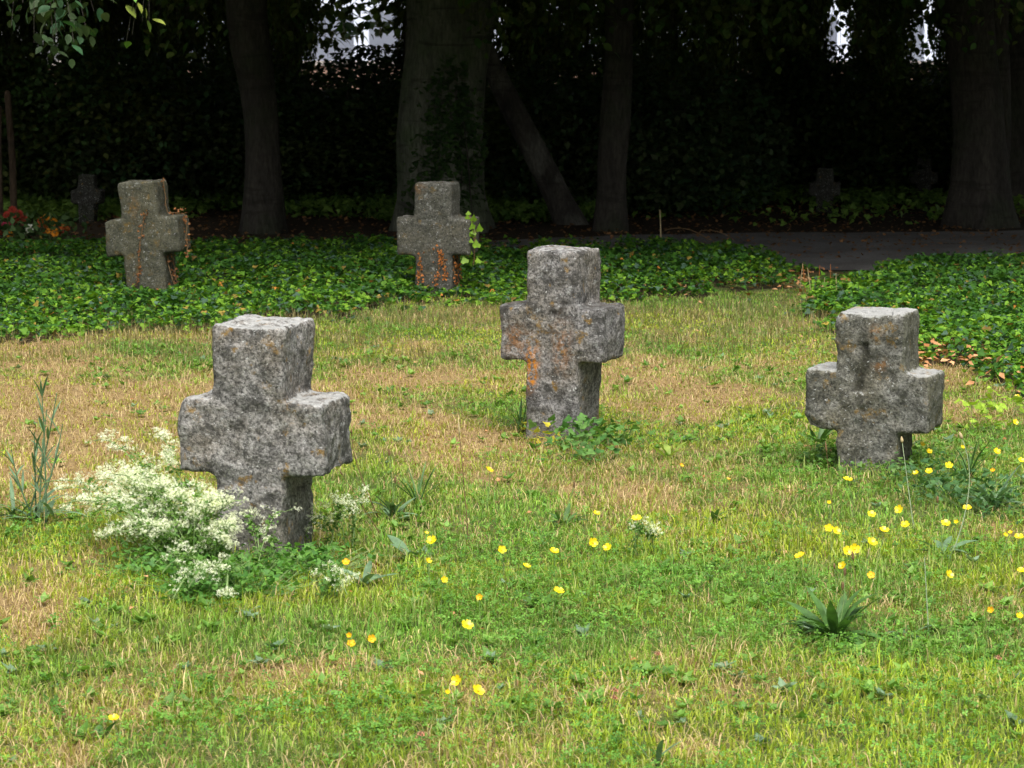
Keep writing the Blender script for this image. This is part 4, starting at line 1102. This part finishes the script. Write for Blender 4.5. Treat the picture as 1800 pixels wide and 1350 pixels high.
# ------------------------------------------------------------------ buttercups
def petals(openness):
    V = []; F = []
    for k in range(5):
        a = k * 2 * math.pi / 5; ca, sa = math.cos(a), math.sin(a)
        for (r_, w_, z_) in ((.12, .10, 0), (.55, .38, .18 * openness), (.88, .44, .42 * openness), (1.03, .2, .50 * openness)):
            for s_ in (-1, 0, 1):
                x_ = r_; y_ = w_ * s_; z2 = z_ - (.07 if s_ == 0 else 0)
                V.append((x_ * ca - y_ * sa, x_ * sa + y_ * ca, z2))
        o = k * 12
        for j in range(3):
            for i in range(2):
                b_ = o + j * 3 + i; F.append((b_, b_ + 3, b_ + 4, b_ + 1))
    return V, F
PET = [mesh_pd('corolla', *petals(q), smooth=True) for q in (.6, 1.0, 1.6)]
for q in PET: q.materials.append(M_YEL)
CEN = mesh_pd('stamens', *tube([Vector((0, 0, 0)), Vector((0, 0, .12)), Vector((0, 0, .2))], [.22, .26, .12], 8), smooth=True); CEN.materials.append(M_YELC)
BC = [
 (860, 826, 1, 'lone buttercup in the dry grass below the lichen patched cross on its left'),
 (1048, 903, .8, 'half open buttercup beside a pale leaf in the middle lawn'),
 (1119, 913, 1.15, 'big buttercup above the tiny white sprig in the middle lawn'),
 (759, 951, 1.1, 'buttercup beside the pair of broad pale oval leaves'),
 (750, 938, .45, 'yellow bud just above the buttercup by the broad pale leaves'),
 (752, 987, .65, 'small buttercup straight below the broad pale leaves'),
 (882, 967, .9, 'sideways buttercup right of the foot of the long brown stalk'),
 (974, 970, 1, 'buttercup left of a close pair in the middle lawn'),
 (1042, 954, 1, 'left flower of the close buttercup pair left of the tiny white sprig'),
 (1068, 963, .95, 'right flower of the close buttercup pair left of the tiny white sprig'),
 (925, 996, .85, 'buttercup alone in the dense green, lower left of the middle row'),
 (781, 1019, .7, 'small round buttercup in the dense green below the broad leaves'),
 (982, 1039, 1.15, 'big open buttercup alone below the middle row'),
 (608, 989, .8, 'orange yellow buttercup right of the foot of the nearest cross'),
 (843, 1050, .7, 'faded orange buttercup low in the green patch'),
 (821, 1099, 1.2, 'large buttercup facing the camera in the centre of the green patch'),
 (617, 1132, .8, 'orange yellow buttercup under a bud, lower left of centre'),
 (614, 1117, .5, 'yellow bud just above the orange yellow buttercup'),
 (653, 1123, .8, 'faded buttercup right of the bud and orange flower'),
 (803, 1197, 1, 'tilted buttercup, left one of the lowest pair in front'),
 (840, 1214, 1.15, 'wide open buttercup, right one of the lowest pair in front'),
 (787, 1217, .45, 'tiny bud below the tilted front buttercup'),
 (200, 1264, .95, 'lone buttercup near the lower left corner beside an oval leaf'),
 (1197, 819, .6, 'small orange buttercup in the grass between the two right crosses'),
 (1280, 843, .5, 'tiny dull buttercup in the grass left of the sunken cross'),
 (1490, 843, 1.15, 'bright buttercup straight below the sunken cross'),
 (1457, 884, .5, 'tiny buttercup below left of the sunken cross by the sorrel stalk'),
 (1621, 781, .75, 'buttercup level with the right foot of the sunken cross'),
 (1633, 794, .8, 'buttercup just below the one at the right foot of the sunken cross'),
 (1610, 832, .75, 'left flower of the pair beside the left pale stalk'),
 (1633, 829, .9, 'right flower of the pair between the two pale stalks'),
 (1668, 819, 1, 'round buttercup between the tops of the two pale stalks'),
 (1692, 787, .6, 'small buttercup touching the curved pale stalk near its bud'),
 (1752, 794, .95, 'buttercup high in the right edge greenery above the large grey plant'),
 (1795, 809, .8, 'buttercup cut by the right edge above the large grey plant'),
 (1745, 828, .6, 'faded buttercup in the leaves of the large grey plant'),
 (1785, 742, .85, 'buttercup near the right edge below the yellow green seedlings'),
 (1788, 697, .8, 'highest buttercup at the right edge beside the ivy'),
 (1581, 896, 1, 'flat lying buttercup left of the left pale stalk'),
 (1532, 904, .95, 'flat buttercup up from the middle of the right cluster'),
 (1700, 893, 1, 'buttercup right of the curved pale stalk'),
 (1662, 920, 1.05, 'open buttercup left of the curved pale stalk'),
 (1681, 918, .5, 'bud on the curved pale stalk beside an open flower'),
 (1457, 929, .95, 'left flower of the upper left pair in the right cluster'),
 (1470, 933, .9, 'right flower of the upper left pair in the right cluster'),
 (1554, 933, 1.05, 'buttercup in the middle of the right cluster'),
 (1591, 923, .95, 'buttercup below the foot of the left pale stalk'),
 (1406, 977, 1.1, 'leftmost buttercup of the right cluster'),
 (1532, 954, 1.1, 'large buttercup just above the touching pair'),
 (1502, 965, 1.05, 'right flower of the touching buttercup pair'),
 (1489, 968, .95, 'left flower of the touching buttercup pair'),
 (1481, 995, .85, 'round buttercup below the touching pair beside the dark plantain head'),
 (1531, 1011, .8, 'dull buttercup below right of the touching pair'),
 (1668, 1010, .95, 'buttercup alone below the grey green leaves at lower right'),
 (1791, 945, 1.05, 'large buttercup at the right edge with two buds on its left'),
 (1776, 937, .5, 'nearer of two buds left of the right edge buttercup'),
 (1767, 941, .5, 'farther of two buds left of the right edge buttercup'),
 (1796, 1003, 1, 'buttercup cut by the right edge below the one with buds'),
 (1792, 1083, .7, 'small lowest buttercup at the right edge'),
 (1742, 1073, .65, 'pale faded buttercup left of the lowest right edge flower'),
]
rg = random.Random(77)
for (px, py, s_, lab) in BC:
    H = rg.uniform(.07, .15) if py < 1250 else .05
    f = at_h(px, py, H); gz = float(gh(f.x, f.y))
    bx, by = f.x + rg.uniform(-.03, .03), f.y + rg.uniform(-.02, .03)
    root = empty('buttercup', (bx, by, gz), 0, lab, 'buttercup', 'buttercups in the lawn')
    e = f - Vector((bx, by, gz))
    pts = curve_pts((0, 0, -.01), e, (rg.uniform(-.012, .012), 0, .01), 7)
    new_obj('stem', mesh_pd('stem', *tube(pts, [.0009] * 7, 4)), M_STEMG, root)
    c = bpy.data.objects.new('corolla', PET[2] if s_ < .7 else PET[rg.randint(0, 1)]); S.collection.objects.link(c); c.parent = root
    c.location = e; r_ = .0135 * s_ * (1.0 if py > 1000 else 1.08); c.scale = (r_, r_, r_)
    c.rotation_euler = (rg.uniform(.25, 1.1), rg.uniform(-.4, .4), rg.uniform(-.5, .5))
    if any(w_ in lab for w_ in ('orange', 'faded', 'dull')):
        c.material_slots[0].link = 'OBJECT'; c.material_slots[0].material = M_YELO
    q = bpy.data.objects.new('stamens', CEN); S.collection.objects.link(q); q.parent = c
# faded clover heads
for (px, py, lab) in ((1755, 1085 + 70, 'faded pinkish clover head near the lower right buttercups'), (740, 1297, 'brown clover head near the bottom edge left of centre'), (1156, 1152, 'pinkish clover head in the green right of centre'),
                      (1080, 1222, 'upper of two pinkish clover heads in the lower middle lawn'), (1079, 1234, 'lower of two pinkish clover heads in the lower middle lawn')):
    f = at_h(px, py, .05)
    root = empty('clover_head', (f.x, f.y, float(gh(f.x, f.y))), 0, lab, 'clover flower', 'faded clover heads')
    e = Vector((0, 0, .05))
    new_obj('stem', mesh_pd('stem', *tube([Vector((0, 0, 0)), e], [.001, .001], 4)), M_STEMG, root)
    me_ = crown_mesh('flower_head', 60, .008, .008, .007, .005, (.36, .17, .12), 5, 12); h_ = new_obj('flower_head', me_, M_LITTER, root); h_.location = e

# ------------------------------------------------------------------ vines on the back crosses
def vine(name, label, cr, strands, leaf, mt, seed, cat='vine', dens=60, spread=.012):
    rg_ = np.random.default_rng(seed); t_ = {c4: .30, c5: .28}[cr] / 2 + .012
    root = empty(name, cr.matrix_world @ Vector((strands[0][0][0], -t_, 0)), 0, label, cat); inv = Matrix.Translation(-root.location)
    parts = []; L = []
    for s_ in strands:
        pts = [inv @ (cr.matrix_world @ (Vector((a_[0], -t_, a_[1])) if len(a_) == 2 else Vector(a_))) for a_ in s_]
        P_ = []
        for i in range(len(pts) - 1):
            for k_ in range(4): P_.append(pts[i].lerp(pts[i + 1], k_ / 4) + Vector(rg_.normal(0, .003, 3)))
        P_.append(pts[-1])
        new_obj('stem', mesh_pd('stem', *tube(P_, [.0035] * len(P_), 4)), M_STEMB, root)
        tl = sum((P_[i + 1] - P_[i]).length for i in range(len(P_) - 1))
        for _ in range(int(dens * tl)):
            q = P_[rg_.integers(0, len(P_))]; L.append(np.array(q) + rg_.normal(0, spread, 3) + np.array([0, -.008, 0]))
    L = np.array(L); m_ = len(L)
    me_ = scatter('leaves', IVT, IVF, L, rotm(rg_.normal(0, .8, m_), rg_.normal(1.2, .4, m_), rg_.normal(0, .5, m_)), leaf * rg_.uniform(.6, 1.3, m_), np.ones((m_, 3)) * .3)
    tag(new_obj('leaves', me_, mt, root), kind='stuff')
M_DULL = leaf_mat('dull_dead_leaf', .2, .6, .2, base=(.24, .10, .035), var=.6, vscale=30)
vine('dried_vine', 'strand of dried orange leaves running down the front of the left back cross', c4, [[(.05, .56), (.03, .50), (.0, .40), (-.02, .30), (-.03, .20), (-.06, .08)]], .015, M_DULL, 31, dens=130, spread=.012)
vine('dried_vine', 'ragged dried vine down the right side of the left back cross', c4, [[(.14, .0, .78), (.15, .0, .55), (.262, .02, .53), (.27, .0, .35), (.28, -.05, .24)], [(.16, -.02, .27), (.17, .0, .15), (.19, .0, .0)], [(.15, -.08, .25), (.17, -.1, .1), (.2, -.05, .0)]], .017, M_DULL, 32, dens=90, spread=.016)
vine('dried_vine', 'dried orange leaves on the stem of the middle back cross', c5, [[(-.09, .28), (-.085, .2), (-.09, .1)], [(.03, .33), (.06, .25), (.03, .15), (.02, .08)], [(.07, .28), (.09, .12)], [(.14, .0, .27), (.14, -.02, .15), (.14, 0, .03)], [(.13, -.08, .27), (.14, -.08, .1)]], .017, M_ORDEAD, 33, dens=190, spread=.013)
M_BRI = leaf_mat('bright_ivy', .35, .45, .3, base=(.22, .38, .03), var=.25, vscale=30)
vine('ivy_sprig', 'bright yellow green ivy sprig climbing the right arm of the middle back cross', c5, [[(.27, -.10, .20), (.29, -.12, .35), (.27, -.13, .50), (.25, -.12, .545)], [(.29, -.1, .35), (.28, -.06, .45)]], .05, M_BRI, 34, 'ivy', dens=45, spread=.02)

# ivy climbing the thick beech
bt = [o for o in S.objects if o.name.startswith('beech_tree')][0]
rgn = np.random.default_rng(9)
L = []
for i in range(3400):
    py_ = rgn.uniform(92, 405); lim = (py_ - 90) / 315
    px_ = rgn.normal(800 - 8 * lim, 12 + 46 * lim)
    if rgn.random() > lim ** .8 * 1.4 or rgn.random() > .35 + .65 * vnoise(px_ / 14., py_ / 22., 3) * 1.3 or abs(px_ - 779) > 74: continue
    p_ = at_d(px_, py_, 23.6); rx = .39; dx = (px_ - 779) / FPX * 23.6
    yy = 23.6 - math.sqrt(max(0, rx * rx - dx * dx)) * 1.06 - .03
    L.append((p_.x, yy, p_.z))
L = np.array(L) - np.array(bt.location)[None]
root = empty('climbing_ivy', bt.location, 0, 'dark ivy climbing the thick beech trunk', 'ivy')
for ln in (((806, 400), (812, 300), (800, 200), (804, 120)), ((765, 400), (772, 330), (782, 260), (794, 190)), ((832, 400), (826, 330), (822, 270), (814, 210))):
    new_obj('stem', mesh_pd('stem', *tube([at_d(a_, b_, 23.6 - .39) - bt.location for a_, b_ in ln], [.007, .006, .006, .004], 5)), M_BARK, root)
tag(new_obj('leaves', scatter('leaves', IVT, IVF, L, rotm(rgn.normal(0, .6, len(L)), rgn.normal(1.3, .3, len(L)) - 3.1416 + 1.3, rgn.normal(0, .4, len(L))), rgn.uniform(.035, .07, len(L)), lerpc((.025, .055, .018), (.06, .11, .03), rgn.uniform(0, 1, len(L)))), M_IVY, root), kind='stuff')

# ------------------------------------------------------------------ stakes and grave flowers on the far left
for (bx, by, tx, ty, w_, lab) in ((25, 398, 13, 165, 6, 'brown wooden stake beside the grave flowers on the left'), (2, 398, -1, 190, 4.5, 'wooden stake at the very left edge of the picture')):
    Yd = at_h(bx, by).y; p_ = at_h(bx, by); r_ = w_ / FPX * Yd
    pts = [Vector((0, 0, -.05)), Vector((0, 0, .6)), at_d(tx, ty, Yd) - p_, at_d(tx, ty, Yd) - p_ + Vector((0, 0, .03))]
    o = new_obj('wooden_stake', mesh_pd('stake', *tube(pts, [r_, r_ * 1.02, r_ * .95, r_ * .5], 10), smooth=False), M_WOOD)
    o.location = p_; tag(o, lab, 'stake')
def bloom(name, colr, kind):
    V = []; F = []
    layers = ((1.0, 16, .08), (.75, 14, .2), (.5, 10, .32)) if kind else ((1.0, 9, .2), (.8, 8, .5), (.55, 7, .75), (.3, 5, .9))
    for (rr, n_, z_) in layers:
        for k_ in range(n_):
            a = 2 * math.pi * (k_ + rr) / n_; w_ = (2.6 if not kind else 2.2) / n_ * rr
            o = len(V)
            for (u_, s_) in ((.1, 0), (.65 * rr, w_), (rr, 0), (.65 * rr, -w_)):
                V.append((u_ * math.cos(a) - s_ * math.sin(a), u_ * math.sin(a) + s_ * math.cos(a), z_ * (.4 + .6 * u_ / rr)))
            F.append((o, o + 1, o + 2, o + 3))
    me_ = mesh_pd(name, V, F); me_.materials.append(leaf_mat(name + '_petal', .25, .55, .2, base=colr, var=.2, vscale=60)); return me_
BL = {'orange': bloom('orange_flower', (.85, .32, .02), 1), 'red': bloom('red_flower', (.36, .05, .03), 0), 'pink': bloom('pink_flower', (.5, .05, .12), 0), 'white': bloom('white_flower', (.7, .7, .62), 0), 'rust': bloom('rust_flower', (.42, .10, .02), 1)}
ctr = mesh_pd('centre', *tube([Vector((0, 0, .1)), Vector((0, 0, .4)), Vector((0, 0, .45))], [.26, .3, .1], 8)); ctr.materials.append(simple('flower_eye', (.30, .16, .03)))
def bunch(label, px, py, fl, seed):
    p_ = at_h(px, py); root = empty('flower_bunch', (p_.x, p_.y, float(gh(p_.x, p_.y))), 0, label, 'flowers', 'flowers laid on a grave')
    rg_ = np.random.default_rng(seed)
    n_ = 170; q = np.stack([rg_.normal(0, .13, n_), rg_.normal(0, .1, n_), rg_.uniform(.03, .22, n_)], 1)
    tag(new_obj('greenery', scatter('greenery', LEAF_T, LEAF_F, q, rotm(rg_.uniform(0, 6.28, n_), rg_.normal(.2, .6, n_), rg_.normal(0, .5, n_)), rg_.uniform(.05, .09, n_), lerpc((.03, .07, .02), (.08, .14, .04), rg_.uniform(0, 1, n_))), M_TREE, root), kind='stuff')
    parts = []
    for (fx, fy, kind, r_) in fl:
        Yd = p_.y + rg_.uniform(-.12, .05); e = at_d(fx, fy, Yd) - root.location
        parts.append(tube([Vector((e.x * .3, e.y * .3, 0)), e], [.003, .003], 4))
        o = bpy.data.objects.new('flower', BL[kind]); S.collection.objects.link(o); o.parent = root; o.location = e
        s_ = r_ / FPX * Yd; o.scale = (s_, s_, s_); o.rotation_euler = (rg_.uniform(.9, 1.4), rg_.uniform(-.3, .3), rg_.uniform(-.4, .4))
        if kind in ('orange', 'rust'):
            q_ = bpy.data.objects.new('centre', ctr); S.collection.objects.link(q_); q_.parent = o
    new_obj('stem', mesh_pd('stem', *merge(parts)), M_STEMG, root)
bunch('bunch of red and pink flowers at the left edge by the stakes', 25, 422, [(22, 370, 'red', 9), (34, 376, 'red', 8), (12, 378, 'red', 8), (28, 386, 'red', 8), (42, 384, 'red', 7), (20, 397, 'pink', 9), (8, 396, 'pink', 7), (38, 398, 'pink', 6), (17, 412, 'orange', 7), (4, 408, 'red', 7), (52, 402, 'white', 9), (46, 408, 'white', 7)], 1)
bunch('bunch of orange daisy like flowers right of the red ones', 92, 424, [(95, 390, 'orange', 8), (97, 409, 'orange', 9), (82, 382, 'orange', 7), (72, 388, 'rust', 8), (110, 398, 'rust', 8), (80, 396, 'rust', 7), (66, 398, 'rust', 6), (84, 406, 'orange', 6), (108, 410, 'red', 6), (118, 402, 'rust', 6), (76, 412, 'rust', 6)], 2)
print('tris', sum(len(m_.loops) - 2 * len(m_.polygons) for m_ in bpy.data.meshes))
